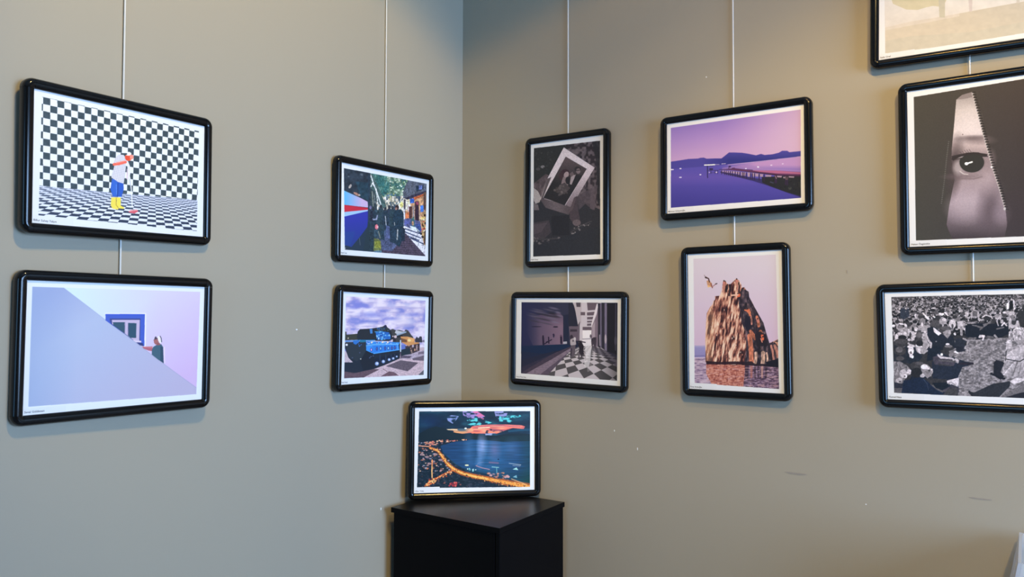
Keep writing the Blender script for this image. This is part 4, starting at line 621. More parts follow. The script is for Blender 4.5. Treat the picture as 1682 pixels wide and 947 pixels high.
    for k in range(190):
        t = rg.uniform(0, len(road) - 1.001); i = int(t); q = P[i] + (P[i + 1] - P[i]) * (t - i); w = 5 + 2.4 * t
        c.ell(q[0] + rg.normal(0, w * .5), q[1] + rg.normal(0, w * .55), rg.uniform(2, 5), rg.uniform(2, 5), [(255, 216, 150), (236, 150, 64), (120, 60, 34), (40, 34, 44), (255, 190, 110)][rg.randint(5)], .85)
    for k in range(70):
        t = rg.uniform(5, len(road) - 1.001); i = int(t); q = P[i] + (P[i + 1] - P[i]) * (t - i)
        c.line([(q[0], q[1] + 12 + rg.uniform(0, 10)), (q[0] + 1, q[1] + 30 + rg.uniform(0, 8))], 6, (18, 34, 48), .8)
    c.line([(272, 545), (270, 640), (272, 690)], 9, (236, 150, 90)); c.line([(270, 600), (270, 690)], 5, (255, 210, 150)); c.line([(215, 756), (250, 725), (290, 705), (350, 670), (440, 630)], 13, (200, 110, 64), .9); c.specks([(205, 760), (250, 700), (310, 690), (300, 730), (230, 765)], 40, 3, 8, [(255, 190, 130), (226, 110, 60), (110, 40, 34), (250, 150, 90)], 5); c.specks([(310, 690), (440, 620), (440, 650), (350, 700)], 24, 3, 7, [(240, 150, 90), (150, 70, 50), (255, 200, 150)], 6); c.specks([(405, 765), (430, 725), (490, 720), (490, 755)], 22, 4, 9, [(150, 50, 66), (200, 90, 90), (110, 40, 60)], 7); c.specks([(700, 650), (860, 650), (920, 700), (760, 690)], 44, 3, 8, [(200, 160, 170), (120, 100, 120), (190, 130, 110), (40, 60, 80)], 8, .85, 1.6); c.line([(798, 610), (800, 650)], 5, (120, 200, 220), .8); c.line([(920, 700), (1040, 745)], 8, (230, 180, 130), .7)

PAPER_L = (226, 238, 252); PAPER_R = (240, 238, 236)
PICTURES = {
    'checker': (draw_checker, (228, 238, 250)), 'stairs': (draw_stairs, (204, 226, 250)), 'street': (draw_street, (238, 246, 250)),
    'tank': (draw_tank, (222, 234, 246)), 'held': (draw_held, (236, 236, 230)), 'arcade': (draw_arcade, (230, 230, 232)),
    'pier': (draw_pier, (250, 246, 236)), 'rock': (draw_rock, (238, 234, 230)), 'eye': (draw_eye, (226, 218, 208)),
    'crowd': (draw_crowd, (234, 234, 230)), 'tree': (draw_tree, (240, 228, 204)), 'lake': (draw_lake, (214, 228, 246)),
}
QUADS = {
'checker': [(55.5, 145.5), (335.6, 207.6), (333.2, 388.7), (51.9, 365.5)],
'stairs': [(44.3, 460.1), (335.9, 471.3), (331.0, 654.9), (36.8, 682.1)],
'street': [(560.3, 266.6), (704.6, 295.9), (703.2, 428.2), (558.4, 418.0)],
'tank': [(563.0, 478.9), (704.1, 487.7), (701.6, 620.8), (559.3, 631.5)],
'held': [(872.0, 237.3), (991.2, 221.1), (991.0, 424.9), (871.3, 429.3)],
'arcade': [(848.3, 489.4), (1020.6, 489.7), (1019.6, 633.7), (846.9, 620.9)],
'pier': [(1095.6, 203.9), (1320.4, 171.3), (1322.4, 333.1), (1096.1, 350.8)],
'rock': [(1129.6, 417.7), (1284.2, 409.9), (1288.4, 646.0), (1132.7, 637.8)],
'eye': [(1490.1, 150.7), (1702.6, 120.1), (1708.4, 396.1), (1494.4, 405.2)],
'crowd': [(1453.1, 480.3), (1766.0, 471.1), (1775.2, 667.9), (1458.7, 655.0)],
'tree': [(1444.5, -71.5), (1752.1, -139.0), (1752.2, 52.5), (1443.8, 99.0)],
'lake': [(681.5, 668.9), (877.4, 666.8), (877.2, 802.8), (679.7, 808.8)],
}
PORTRAIT = {'held', 'rock', 'eye'}
PW, PH = 0.4029, 0.277           # visible sheet, metres
RES = 1180                       # mesh points per metre of sheet

def picture(name):
    fn, paper = PICTURES[name]
    w, h = (PH, PW) if name in PORTRAIT else (PW, PH)
    c = Canvas(QUADS[name], w, h, RES, paper)
    fn(c)
    return c.result(), np.array(paper, float), w, h
# ------------------------------------------------------------------ settings
CHIPS = [('L', .765, -.062, .007, .004, 'c'), ('L', .417, -.640, .004, .009, 'c'),
         ('R', 1.32, .10, .003, .009, 's'), ('R', 1.18, -.46, .060, .006, 's'), ('R', .62, -.39, .003, .006, 'c'), ('R', .70, -.44, .003, .009, 'c'), ('R', 1.36, -.52, .004, .003, 'c'), ('R', .93, .70, .004, .004, 'c'), ('R', 1.62, -.47, .05, .004, 's')]
LABH = {'rock': .0178, 'lake': .0185, 'crowd': .0160, 'checker': .0165, 'stairs': .0140}
ACRX, ACRZ, ACRY = 1.700, -.532, (-.30, -.03)
SPOTS = [
 ('track_spot', (2.40, -2.20, 3.30), (1.35, 0, .99), 182, (1.0, .69, .22), 24, .50),
 ('track_spot', (1.90, -1.90, 3.30), (1.00, 0, 1.20), 34, (1.0, .67, .25), 24, .35),
 ('track_spot', (1.60, -1.40, 3.35), (0, -.80, 1.88), 85, (1.0, .82, .36), 27, .65),
 ('ceiling_downlight', (1.50, -1.50, 3.40), (1.50, -1.50, 0), 55, (1.0, .56, .12), 67, .12),
]
DAY = (172, (.36, .595, 1.0))         # daylight through the window on the side
DAYTILT = 22; DAYSPREAD = 150
DAYB = (24, (.17, .52, 1.0))         # weaker daylight through the window behind the viewer
EXPO = 0.02
# ------------------------------------------------------------------ scene
import bpy, bmesh
from mathutils import Vector, Matrix
sc = bpy.context.scene
COL = sc.collection
FZ = 1.5                         # eye height above the floor

def lin(c):
    c = np.asarray(c, float) / 255.0
    return np.where(c <= .04045, c / 12.92, ((c + .055) / 1.055) ** 2.4)

def link(name, me, mat=None, parent=None, **kw):
    o = bpy.data.objects.new(name, me); COL.objects.link(o)
    if mat is not None: me.materials.append(mat)
    if parent is not None: o.parent = parent
    for k, v in kw.items(): o[k] = v
    return o

def mesh(name, verts, faces, smooth=False):
    me = bpy.data.meshes.new(name); me.from_pydata([tuple(v) for v in verts], [], faces); me.update()
    if smooth:
        for p in me.polygons: p.use_smooth = True
    return me

def bmesh_to(name, bm, smooth=False):
    bmesh.ops.recalc_face_normals(bm, faces=bm.faces)
    me = bpy.data.meshes.new(name); bm.to_mesh(me); bm.free()
    if smooth:
        for p in me.polygons: p.use_smooth = True
    return me

def add_box(bm, x0, x1, y0, y1, z0, z1, bev=0, seg=2):
    r = bmesh.ops.create_cube(bm, size=1)
    for v in r['verts']:
        v.co = Vector(((x0 + x1) / 2 + v.co.x * (x1 - x0), (y0 + y1) / 2 + v.co.y * (y1 - y0), (z0 + z1) / 2 + v.co.z * (z1 - z0)))
    if bev:
        es = list({e for v in r['verts'] for e in v.link_edges})
        bmesh.ops.bevel(bm, geom=es, offset=bev, segments=seg, profile=.5, affect='EDGES')

def box_mesh(name, *a, bev=0, seg=2):
    bm = bmesh.new(); add_box(bm, *a, bev=bev, seg=seg); return bmesh_to(name, bm)

def empty(name, loc, **kw):
    o = bpy.data.objects.new(name, None); COL.objects.link(o); o.location = loc
    o.empty_display_size = .05
    for k, v in kw.items(): o[k] = v
    return o

# ---------------------------------------------------------------- materials
def mat(name, col, rough=.5, spec=.5, metal=0, noise=None, bump=None, **kw):
    m = bpy.data.materials.new(name); m.use_nodes = True
    nt = m.node_tree; b = nt.nodes['Principled BSDF']
    b.inputs['Base Color'].default_value = (*col, 1); b.inputs['Roughness'].default_value = rough
    b.inputs['Specular IOR Level'].default_value = spec; b.inputs['Metallic'].default_value = metal
    for k, v in kw.items(): b.inputs[k].default_value = v
    tc = nt.nodes.new('ShaderNodeTexCoord')
    if noise:
        sc_, amp = noise
        n = nt.nodes.new('ShaderNodeTexNoise'); n.inputs['Scale'].default_value = sc_; n.inputs['Detail'].default_value = 5
        nt.links.new(tc.outputs['Object'], n.inputs['Vector'])
        r = nt.nodes.new('ShaderNodeMix'); r.data_type = 'RGBA'
        r.inputs['A'].default_value = (*[c * (1 - amp) for c in col], 1); r.inputs['B'].default_value = (*[min(1, c * (1 + amp)) for c in col], 1)
        nt.links.new(n.outputs['Fac'], r.inputs['Factor']); nt.links.new(r.outputs['Result'], b.inputs['Base Color'])
    if bump:
        sc_, st, dist = bump
        n = nt.nodes.new('ShaderNodeTexNoise'); n.inputs['Scale'].default_value = sc_; n.inputs['Detail'].default_value = 4
        nt.links.new(tc.outputs['Object'], n.inputs['Vector'])
        bp = nt.nodes.new('ShaderNodeBump'); bp.inputs['Strength'].default_value = st; bp.inputs['Distance'].default_value = dist
        nt.links.new(n.outputs['Fac'], bp.inputs['Height']); nt.links.new(bp.outputs['Normal'], b.inputs['Normal'])
    return m

WALL = mat('taupe_wall_paint', (.38, .336, .256), .62, .3, noise=(1.3, .03), bump=(55, .10, .0012))
CEIL = mat('ceiling_paint', (.72, .71, .68), .8, .2, noise=(2, .02))
FLOOR = mat('grey_floor_tile', (.30, .29, .275), .45, .4, noise=(6, .08))
TRIM = mat('dark_trim', (.10, .095, .09), .5, .4, noise=(9, .05))
BLACK = mat('black_glossy_frame', (.0030, .0030, .0036), .17, .36, noise=(30, .1))
CAP = mat('black_plastic_corner', (.0032, .0032, .0036), .12, .40, noise=(30, .1))
BOARD = mat('backing_board', (.09, .085, .08), .8, .2, noise=(40, .1))
CABLE = mat('off_white_rod', (.70, .685, .64), .38, .5, noise=(60, .04))
LABEL = mat('white_label_paper', (.81, .81, .81), .5, .35, noise=(200, .02))
INK = mat('grey_ink', (.10, .10, .105), .6, .2, noise=(300, .05))
CAB = mat('black_cabinet_laminate', (.0018, .0020, .0030), .45, .07, noise=(20, .15), bump=(400, .05, .0003))
CABTOP = mat('black_cabinet_top', (.0026, .0028, .0036), .33, .48, noise=(20, .15), bump=(500, .06, .0003))
STEEL = mat('dark_steel', (.08, .08, .085), .35, .5, metal=.8, noise=(50, .1))
CHIP = mat('white_filler', (.80, .80, .78), .7, .3, noise=(200, .05))
SCUFF = mat('scuffed_paint', (.31, .275, .23), .7, .2, noise=(90, .1))
WINF = mat('window_frame_paint', (.55, .55, .55), .4, .5, noise=(20, .03))

def print_material():
    m = bpy.data.materials.new('photo_paper'); m.use_nodes = True
    nt = m.node_tree; b = nt.nodes['Principled BSDF']
    a = nt.nodes.new('ShaderNodeVertexColor'); a.layer_name = 'ink'
    nt.links.new(a.outputs['Color'], b.inputs['Base Color'])
    b.inputs['Roughness'].default_value = .42; b.inputs['Specular IOR Level'].default_value = .30
    return m
PRINT = print_material()

# ---------------------------------------------------------------- room
RX, RY, RH, TH = 5.2, 4.8, 3.45, .12
def struct(name, me, m): return link(name, me, m, kind='structure')
wl = struct('wall_left', box_mesh('wall_left', -TH, 0, -RY, TH, 0, RH), WALL)
wr = struct('wall_right', box_mesh('wall_right', 0, RX + TH, 0, TH, 0, RH), WALL)
def pierced(name, box, hole, axis):
    """a wall slab with a rectangular window opening; box = x0,x1,y0,y1 ; hole = a0,a1,z0,z1 along the wall"""
    bm = bmesh.new(); x0, x1, y0, y1 = box; a0, a1, z0, z1 = hole
    lo, hi = (x0, x1) if axis == 'x' else (y0, y1)
    for s0, s1, za, zb in ((lo, a0, 0, RH), (a1, hi, 0, RH), (a0, a1, 0, z0), (a0, a1, z1, RH)):
        if axis == 'x': add_box(bm, s0, s1, y0, y1, za, zb)
        else: add_box(bm, x0, x1, s0, s1, za, zb)
    return struct(name, bmesh_to(name, bm), WALL)
HB = (.8, 2.2, .55, 2.45); HS = (-2.3, -.2, .30, 2.6)
pierced('wall_back', (-TH, RX + TH, -RY - TH, -RY), HB, 'x')
pierced('wall_side', (RX, RX + TH, -RY, 0), HS, 'y')
bm = bmesh.new(); add_box(bm, 3.00, 3.12, -3.4, -1.35, 0, 1.25, bev=.004)        # unseen low partition, added to shade the lower part of the left wall
struct('added_shade_wall', bmesh_to('added_shade_wall', bm), WALL)
struct('floor', box_mesh('floor', -TH, RX + TH, -RY - TH, TH, -.1, 0), FLOOR)
struct('ceiling', box_mesh('ceiling', -TH, RX + TH, -RY - TH, TH, RH, RH + .1), CEIL)
bm = bmesh.new(); add_box(bm, 0, .012, -RY, 0, 0, .09, bev=.003); struct('baseboard_left', bmesh_to('baseboard_left', bm), TRIM)
bm = bmesh.new(); add_box(bm, .012, RX, -.012, 0, 0, .09, bev=.003); struct('baseboard_right', bmesh_to('baseboard_right', bm), TRIM)
GL = bpy.data.materials.new('window_glass'); GL.use_nodes = True
nt = GL.node_tree; nt.nodes.clear()
o_ = nt.nodes.new('ShaderNodeOutputMaterial'); tr = nt.nodes.new('ShaderNodeBsdfTransparent'); gs = nt.nodes.new('ShaderNodeBsdfGlossy'); mx = nt.nodes.new('ShaderNodeMixShader')
tr.inputs[0].default_value = (.95, .98, .98, 1); gs.inputs['Roughness'].default_value = .02; mx.inputs[0].default_value = .06
nt.links.new(tr.outputs[0], mx.inputs[1]); nt.links.new(gs.outputs[0], mx.inputs[2]); nt.links.new(mx.outputs[0], o_.inputs[0])
def window(name, loc, rot, W, H):
    win = empty(name, loc, kind='structure'); win.rotation_euler = (0, 0, rot)
    bm = bmesh.new(); hw = W / 2; e = .002
    for a in ((-hw + e, -hw + .06, e, H - e), (hw - .06, hw - e, e, H - e), (-hw + .06, hw - .06, e, .06), (-hw + .06, hw - .06, H - .06, H - e), (-.03, .03, .06, H - .06)):
        add_box(bm, a[0], a[1], -.03, .03, a[2], a[3], bev=.004)
    link('window_frame', bmesh_to('window_frame', bm), WINF, win)
    for s in (-1, 1):
        x0, x1 = (-hw + .0605, -.0305) if s < 0 else (.0305, hw - .0605)
        link('pane', box_mesh('pane', x0, x1, -.004, .004, .0605, H - .0605), GL, win)
window('window_1', ((HB[0] + HB[1]) / 2, -RY - .06, HB[2]), 0, HB[1] - HB[0], HB[3] - HB[2])
window('window_2', (RX + .06, (HS[0] + HS[1]) / 2, HS[2]), math.pi / 2, HS[1] - HS[0], HS[3] - HS[2])

# small marks in the paint, each a part of its wall
def chip(wall, s, z, w, h, m, name):
    bm = bmesh.new(); n = 9
    vs = [bm.verts.new((math.cos(2 * math.pi * k / n) * w / 2 * (1 + .25 * math.sin(k * 2.3)), math.sin(2 * math.pi * k / n) * h / 2 * (1 + .2 * math.cos(k * 1.7)), 0)) for k in range(n)]
    f = bm.faces.new(vs); r = bmesh.ops.extrude_face_region(bm, geom=[f])
    for v in r['geom']:
        if isinstance(v, bmesh.types.BMVert): v.co.z += .0006
    M = Matrix(((0, 0, 1, 0), (1, 0, 0, -s), (0, 1, 0, z), (0, 0, 0, 1))) if wall is wl else Matrix(((1, 0, 0, s), (0, 0, -1, 0), (0, 1, 0, z), (0, 0, 0, 1)))
    bm.transform(M); link(name, bmesh_to(name, bm), m, wall)
for a in CHIPS: chip(wl if a[0] == 'L' else wr, a[1], a[2] + FZ, a[3], a[4], CHIP if a[5] == 'c' else SCUFF, 'paint_chip' if a[5] == 'c' else 'scuff_mark')

# ---------------------------------------------------------------- picture frames
RAILW = .022
PROFILE = [(.0000, -.0010), (.0000, .0022), (.0012, .0046), (.0035, .0066), (.0068, .0082), (.0105, .0088), (.0142, .0082), (.0178, .0064), (.0204, .0034), (.0218, -.0004), (.0220, -.0040), (.0220, -.0110), (.0205, -.0120), (.0020, -.0120)]
NP = len(PROFILE)

def sweep(rings, cap=True):
    verts = [v for r in rings for v in r]; faces = []
    for i in range(len(rings) - 1):
        for k in range(NP):
            a = i * NP + k; b = i * NP + (k + 1) % NP
            faces.append((a, b, b + NP, a + NP))
    if cap: faces.append(tuple(range(NP))[::-1]); faces.append(tuple(range((len(rings) - 1) * NP, len(rings) * NP)))
    return verts, faces

def smooth_mesh(name, verts, faces):
    bm = bmesh.new(); vs = [bm.verts.new(v) for v in verts]
    for f in faces:
        try: bm.faces.new([vs[i] for i in f])
        except ValueError: pass
    bmesh.ops.remove_doubles(bm, verts=bm.verts, dist=1e-6)
    me = bmesh_to(name, bm, True)
    try: me.set_sharp_from_angle(angle=math.radians(50))
    except Exception: pass
    return me

_rail_cache = {}
def frame_meshes(w, h):
    key = (round(w, 4), round(h, 4))
    if key in _rail_cache: return _rail_cache[key]
    rails = []; g_ = .0004
    for (ax, ln, sg, off) in (('x', w, 1, h / 2), ('x', w, -1, -h / 2), ('y', h, 1, w / 2), ('y', h, -1, -w / 2)):
        rings = []
        for t in (-ln / 2 + g_, ln / 2 - g_):
            if ax == 'x': rings.append([(t, off + sg * p, z) for p, z in PROFILE])
            else: rings.append([(off + sg * p, t, z) for p, z in PROFILE])
        rails.append(smooth_mesh('frame_rail', *sweep(rings)))
    caps = []
    for sx, sy in ((-1, 1), (1, 1), (1, -1), (-1, -1)):
        rings = []
        for k in range(10):
            a = math.pi / 2 * k / 9
            rings.append([(sx * (w / 2 + p * math.cos(a)), sy * (h / 2 + p * math.sin(a)), z * 1.03) for p, z in PROFILE])
        caps.append(smooth_mesh('corner_cap', *sweep(rings)))
    back = box_mesh('backing_board', -w / 2 - .001, w / 2 + .001, -h / 2 - .001, h / 2 + .001, -.0100, -.0022)
    _rail_cache[key] = (rails, caps, back)
    return _rail_cache[key]

def print_mesh(name):
    disp, paper, w, h = picture(name)
    ny, nx = disp.shape[:2]
    alb = np.clip(lin(disp) / lin(paper) * .84, .004, .95)
    # grid points sit at the sample centres; the border column and row reach the sheet edge under the rails
    xs = (np.arange(nx) + .5) / nx * w - w / 2; ys = h / 2 - (np.arange(ny) + .5) / ny * h
    xs[0] = -w / 2 - .0005; xs[-1] = w / 2 + .0005; ys[0] = h / 2 + .0005; ys[-1] = -h / 2 - .0005
    X, Y = np.meshgrid(xs, ys)
    co = np.stack([X, Y, np.zeros_like(X)], -1).reshape(-1, 3)
    i = np.arange(ny - 1)[:, None] * nx + np.arange(nx - 1)[None, :]
    quads = np.stack([i + nx, i + nx + 1, i + 1, i], -1).reshape(-1, 4)
    me = bpy.data.meshes.new('photo_print')
    me.vertices.add(len(co)); me.vertices.foreach_set('co', co.astype(np.float32).ravel())
    me.loops.add(quads.size); me.loops.foreach_set('vertex_index', quads.astype(np.int32).ravel())
    me.polygons.add(len(quads)); me.polygons.foreach_set('loop_start', (np.arange(len(quads)) * 4).astype(np.int32))
    me.update(calc_edges=True)
    at = me.color_attributes.new('ink', 'FLOAT_COLOR', 'POINT')
    rgba = np.concatenate([alb.reshape(-1, 3), np.ones((nx * ny, 1))], 1)
    at.data.foreach_set('color', rgba.astype(np.float32).ravel())
    return me, w, h

def lettering_mesh(text, size):
    cu = bpy.data.curves.new('lettering', 'FONT'); cu.body = text; cu.size = size; cu.resolution_u = 2; cu.offset = size * .012
    ob = bpy.data.objects.new('lettering', cu); COL.objects.link(ob)
    dg = bpy.context.evaluated_depsgraph_get(); dg.update()
    me = bpy.data.meshes.new_from_object(ob.evaluated_get(dg))
    bpy.data.objects.remove(ob); bpy.data.curves.remove(cu)
    return me

def pose(wall, q):
    OFF = .022
    if wall == 'L': c = np.array([OFF, -q[0], q[1]]); n = np.array([1., 0, 0]); r = np.array([0, 1., 0])
    elif wall == 'R': c = np.array([q[0], -OFF, q[1]]); n = np.array([0, -1., 0]); r = np.array([1., 0, 0])
    else: c = np.array([q[0], q[5], q[1]]); n = np.array([.5 ** .5, -.5 ** .5, 0]); r = np.array([.5 ** .5, .5 ** .5, 0])
    a = q[3]; r = r * np.cos(a) + n * np.sin(a); n = np.cross(r, [0, 0, 1.])
    t = q[2]; u = np.array([0, 0, 1.]) * np.cos(t) + n * np.sin(t)
    b = q[4]; r, u = r * np.cos(b) + u * np.sin(b), u * np.cos(b) - r * np.sin(b)
    return c + np.array([0, 0, FZ]), r, u, np.cross(r, u)

FRAMES = [
 ('checker', 'L', [1.2795, .3113, .0153, -.0295, .0126, 0], 'Billur Suhey Yalçın', 'black framed photo of a person mopping a black and white checkered room'),
 ('stairs', 'L', [1.2819, -.0883, .01, .0249, -.0066, 0], 'Seval Göldenan', 'black framed photo of a pale blue stair wall with a blue window'),
 ('street', 'L', [.4195, .3001, .0163, .0072, .0105, 0], 'Fatih İnel', 'black framed photo of people on a street beside a red, white and blue striped vehicle'),
 ('tank', 'L', [.4144, -.0944, -.0019, -.0137, -.0222, 0], 'Fazıl Ateş', 'black framed photo of a bright blue tank under a cloudy sky'),
 ('held', 'R', [.4538, .3629, .0008, -.0126, -.0036, 0], 'Halil Omay', 'tall black framed dark photo of hands holding a white bordered portrait'),
 ('arcade', 'R', [.4546, -.1034, .0004, .0124, -.0107, 0], 'Yavuz Fırat Kılıç', 'black framed dark photo of a covered arcade with a black and white tiled floor'),
 ('pier', 'R', [1.0151, .4301, -.0164, -.0161, .0054, 0], 'Mehmet Gökçenoğlu', 'black framed photo of a wooden pier over a purple sea at dusk'),
 ('rock', 'R', [1.0169, -.037, .004, .0046, .0074, 0], 'Fırat Arıkoğlu', 'tall black framed photo of an orange sea rock with a diver leaping beside it'),
 ('eye', 'R', [1.6133, .3604, .0076, .0005, .0013, 0], 'Hakan Özgündüz', 'tall black framed dark photo of a single eye looking out of an open zip'),
 ('crowd', 'R', [1.6188, -.093, -.02, -.0016, .0195, 0], 'Kemal Nazı', 'black framed black and white photo of a crowd sitting on the ground'),
 ('tree', 'R', [1.6124, .792, .0075, -.0032, -.0163, 0], 'Selin Oral', 'black framed pale misty photo of trees at the top right edge'),
 ('lake', 'S', [.1867, -.4672, -.0412, .0153, -.0088, -.1653], 'Uğur Yıldız', 'black framed photo of a lit bay at night, standing on the black cabinet'),
]
for name, wall, q, cap, label in FRAMES:
    me, w, h = print_mesh(name)
    c, r, u, n = pose(wall, q)
    if name == 'lake': c = c + n * .008
    drop = h / 2 + RAILW
    base = c - u * drop
    root = empty('picture_frame', base, label=label, category='picture frame')
    if wall != 'S': root['group'] = 'framed photos hanging on the two walls'
    root.matrix_world = Matrix(((r[0], u[0], n[0], base[0]), (r[1], u[1], n[1], base[1]), (r[2], u[2], n[2], base[2]), (0, 0, 0, 1)))
    rails, caps, back = frame_meshes(w, h)
    kids = []
    for m_ in rails: kids.append(link('frame_rail', m_, None if m_.materials else BLACK, root))
    for m_ in caps: kids.append(link('corner_cap', m_, None if m_.materials else CAP, root))
    kids.append(link('backing_board', back, None if back.materials else BOARD, root))
    kids.append(link('photo_print', me, PRINT, root))
    lb = link('caption_label', box_mesh('caption_label', -w / 2 - .0003, -w / 2 + .084, -h / 2 - .0003, -h / 2 + LABH.get(name, .0150), .0002, .0005), LABEL, root)
    kids.append(lb)
    for k in kids: k.location = (0, drop, 0)
    tm = lettering_mesh(cap, .0062)
    tx = link('lettering', tm, INK, lb, label='small printed caption'); tx.location = (-w / 2 + .0030, -h / 2 + .0042, .0007)

# ---------------------------------------------------------------- hanging rods
def rod(name, x, y, z0, z1, label):
    bm = bmesh.new(); n = 12; rr = .0021
    bmesh.ops.create_cone(bm, cap_ends=True, segments=n, radius1=rr, radius2=rr, depth=z1 - z0)
    for v in bm.verts: v.co.z += (z1 - z0) / 2
    o = link('hanging_rod', bmesh_to('hanging_rod', bm, True), CABLE, None, label=label, category='hanging rod', group='white rods the frames hang from')
    o.data.set_sharp_from_angle(angle=math.radians(50))
    o.location = (x, y, z0); return o
for wall, s, zb, label in (
  ('L', 1.2805, -.02, 'thin white hanging rod behind the checkered room photo'),
  ('L', .4135, -.02, 'thin white hanging rod behind the street photo with the striped vehicle'),
  ('R', .4525, -.03, 'thin white hanging rod behind the photo of hands holding a portrait'),
  ('R', 1.0140, .08, 'thin white hanging rod behind the purple pier photo'),
  ('R', 1.6135, -.02, 'thin white hanging rod behind the zip and eye photo')):
    p = (.0050, -s) if wall == 'L' else (s, -.0050)
    rod('hanging_rod', p[0], p[1], zb + FZ, RH, label)

# ---------------------------------------------------------------- cabinet in the corner
cx0, cx1, cy0, cy1, ct = .037, .4580, -.4100, -.0380, FZ - .6315
cab = empty('corner_cabinet', ((cx0 + cx1) / 2, (cy0 + cy1) / 2, 0), label='black cabinet standing in the corner under the night bay photo', category='cabinet')
ox, oy = (cx0 + cx1) / 2, (cy0 + cy1) / 2
def cpart(name, a, m, bev=.001, par=None, **kw):
    bm = bmesh.new(); add_box(bm, a[0] - ox, a[1] - ox, a[2] - oy, a[3] - oy, a[4], a[5], bev=bev)
    return link(name, bmesh_to(name, bm), m, par or cab, **kw)
cpart('top_panel', (cx0 + .0012, cx1 - .0012, cy0 + .0012, cy1 - .0012, ct - .0155, ct), CABTOP, .0006)
for a in ((cx0, cx0 + .0011, cy0, cy1), (cx1 - .0011, cx1, cy0, cy1), (cx0 + .0012, cx1 - .0012, cy0, cy0 + .0011), (cx0 + .0012, cx1 - .0012, cy1 - .0011, cy1)):
    cpart('edge_band', (*a, ct - .0155, ct - .0003), CAB, .0002)
ov = .0065
dx1 = cx1 - .0045; dt = .0145
cpart('side_panel', (cx0 + ov, dx1 - dt - .0030, cy0 + ov, cy0 + ov + .016, .06, ct - .0155), CAB)
cpart('side_panel', (cx0 + ov, dx1 - dt - .0030, cy1 - .016 - .001, cy1 - .001, .06, ct - .0155), CAB)
cpart('back_panel', (cx0 + ov, cx0 + ov + .008, cy0 + ov + .0162, cy1 - .0172, .06, ct - .0155), CAB, .0005)
cpart('bottom_panel', (cx0 + ov + .0082, dx1 - dt - .003, cy0 + ov + .0162, cy1 - .0172, .06, .078), CAB)
door = cpart('door', (dx1 - dt, dx1, cy0 + ov + .0005, cy1 - .002, .062, ct - .0175), CAB, .0012)
hb = bmesh.new(); add_box(hb, dx1 - ox, dx1 + .014 - ox, cy0 + .05 - oy, cy0 + .062 - oy, .40, .52, bev=.003)
link('door_handle', bmesh_to('door_handle', hb), STEEL, door)
cpart('plinth', (cx0 + .02, dx1 - .03, cy0 + .02, cy1 - .02, 0, .06), CAB)

# ---------------------------------------------------------------- clear plastic stand at the lower right
ACR = bpy.data.materials.new('clear_acrylic'); ACR.use_nodes = True
b = ACR.node_tree.nodes['Principled BSDF']
b.inputs['Base Color'].default_value = (.86, .90, .95, 1); b.inputs['Roughness'].default_value = .22; b.inputs['Transmission Weight'].default_value = .62; b.inputs['IOR'].default_value = 1.45
nz = ACR.node_tree.nodes.new('ShaderNodeTexNoise'); nz.inputs['Scale'].default_value = 14
mr = ACR.node_tree.nodes.new('ShaderNodeMapRange'); mr.inputs['To Min'].default_value = .16; mr.inputs['To Max'].default_value = .30
ACR.node_tree.links.new(nz.outputs['Fac'], mr.inputs['Value']); ACR.node_tree.links.new(mr.outputs['Result'], b.inputs['Roughness'])
def acrylic():
    top = FZ + ACRZ; hw0 = .16; slope = .19; y0, y1 = ACRY
    st = empty('acrylic_stand', (ACRX + hw0, (y0 + y1) / 2, 0), label='clear plastic display stand at the bottom right edge, below the crowd photo', category='display stand')
    X = lambda z, s: s * (hw0 + slope * (top - z) * .55 if z < top - .35 else hw0 + slope * (top - z))
    t = .006; zs = (0.0, top - .35, top)
    def panel(name, pts, nrm):
        bm = bmesh.new(); vs = [bm.verts.new(p) for p in pts]; f = bm.faces.new(vs)
        r = bmesh.ops.extrude_face_region(bm, geom=[f])
        for v in r['geom']:
            if isinstance(v, bmesh.types.BMVert): v.co += Vector(nrm) * t
        bmesh.ops.recalc_face_normals(bm, faces=bm.faces)
        return link(name, bmesh_to(name, bm), ACR, st)
    d = (y1 - y0) / 2
    xb, xt = hw0 + slope * .35 + .02, hw0
    z0, z1 = 0, top
    for s in (-1, 1):
        panel('side_panel', [(s * (hw0 + slope * top), -d, z0), (s * (hw0 + slope * top), d, z0), (s * hw0, d, z1), (s * hw0, -d, z1)], (-s, 0, 0))
    k = .007
    panel('front_panel', [(-hw0 - slope * top + k, -d, z0), (hw0 + slope * top - k, -d, z0), (hw0 - k, -d, z1 - .001), (-hw0 + k, -d, z1 - .001)], (0, 1, 0))
    panel('back_panel', [(-hw0 - slope * top + k, d - t, z0), (hw0 + slope * top - k, d - t, z0), (hw0 - k, d - t, z1 - .001), (-hw0 + k, d - t, z1 - .001)], (0, 1, 0))
acrylic()

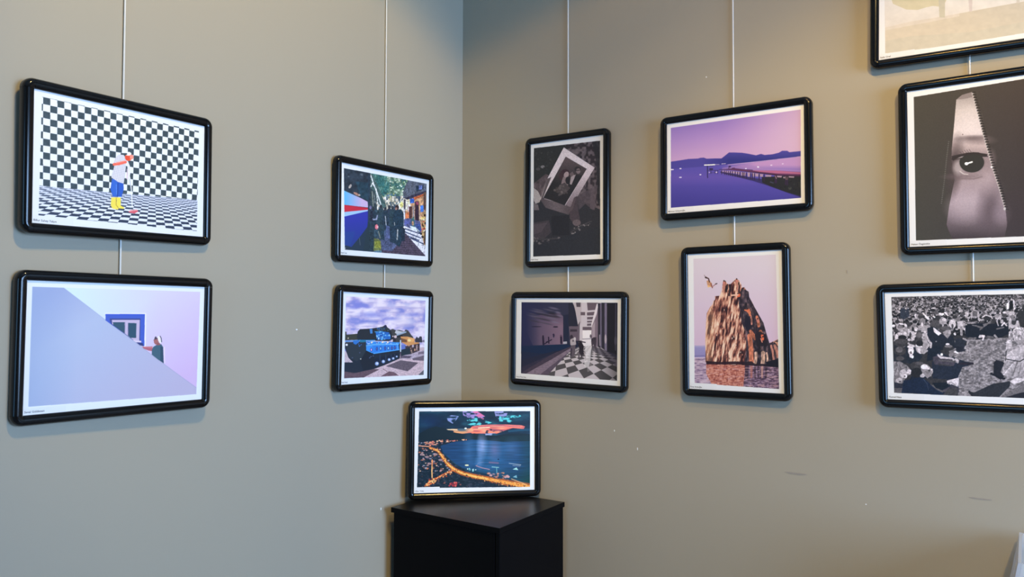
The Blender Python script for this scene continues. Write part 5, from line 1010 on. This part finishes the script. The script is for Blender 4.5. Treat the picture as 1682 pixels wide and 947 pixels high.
# ---------------------------------------------------------------- light
def spot(name, loc, aim, power, col, half, blend, rad=.03):
    l = bpy.data.lights.new(name, 'SPOT'); l.energy = power; l.color = col; l.spot_size = 2 * math.radians(half); l.spot_blend = blend; l.shadow_soft_size = rad
    o = bpy.data.objects.new(name, l); COL.objects.link(o); o.location = loc
    o.rotation_euler = (Vector(aim) - Vector(loc)).to_track_quat('-Z', 'Y').to_euler(); return o
for a in SPOTS: spot(*a)
def daylight(loc, rot, W, H, e, spread=180):
    l = bpy.data.lights.new('window_daylight', 'AREA'); l.shape = 'RECTANGLE'; l.size = W - .1; l.size_y = H - .1; l.energy = e[0]; l.color = e[1]; l.spread = math.radians(spread)
    o = bpy.data.objects.new('window_daylight', l); COL.objects.link(o); o.location = loc; o.rotation_euler = rot
daylight(((HB[0] + HB[1]) / 2, -RY + .02, (HB[2] + HB[3]) / 2), (math.radians(90), 0, 0), HB[1] - HB[0], HB[3] - HB[2], DAYB)
# skylight falls in through the side window at a downward slant
daylight((RX - .55, (HS[0] + HS[1]) / 2, (HS[2] + HS[3]) / 2 + .15), (math.radians(90 - DAYTILT), 0, math.radians(90)), HS[1] - HS[0], 1.9, DAY, DAYSPREAD)
w = bpy.data.worlds.new('sky'); sc.world = w; w.use_nodes = True
nt = w.node_tree; bg = nt.nodes['Background']
sky = nt.nodes.new('ShaderNodeTexSky'); sky.sky_type = 'NISHITA'; sky.sun_disc = False; sky.sun_elevation = math.radians(25); sky.sun_rotation = math.radians(0)
nt.links.new(sky.outputs[0], bg.inputs[0]); bg.inputs[1].default_value = .12

# ---------------------------------------------------------------- camera
f, yaw, pitch, roll, px, py, pz = 1256.549, .5933994, .0314442, .0020682, 1.7257932, -2.2284393, -.0127078
d = Vector((-math.sin(yaw) * math.cos(pitch), math.cos(yaw) * math.cos(pitch), math.sin(pitch)))
r = d.cross(Vector((0, 0, 1))).normalized(); u = r.cross(d)
r2 = r * math.cos(roll) + u * math.sin(roll); u2 = u * math.cos(roll) - r * math.sin(roll)
cam = bpy.data.cameras.new('camera'); cam.sensor_width = 36; cam.lens = f / 1682 * 36; cam.clip_start = .05
co = bpy.data.objects.new('camera', cam); COL.objects.link(co)
co.matrix_world = Matrix(((r2[0], u2[0], -d[0], px), (r2[1], u2[1], -d[1], py), (r2[2], u2[2], -d[2], pz + FZ), (0, 0, 0, 1)))
sc.camera = co
sc.view_settings.view_transform = 'Standard'; sc.view_settings.look = 'None'; sc.view_settings.gamma = 1; sc.view_settings.use_curve_mapping = False
sc.view_settings.exposure = EXPO
sc.cycles.use_denoising = True
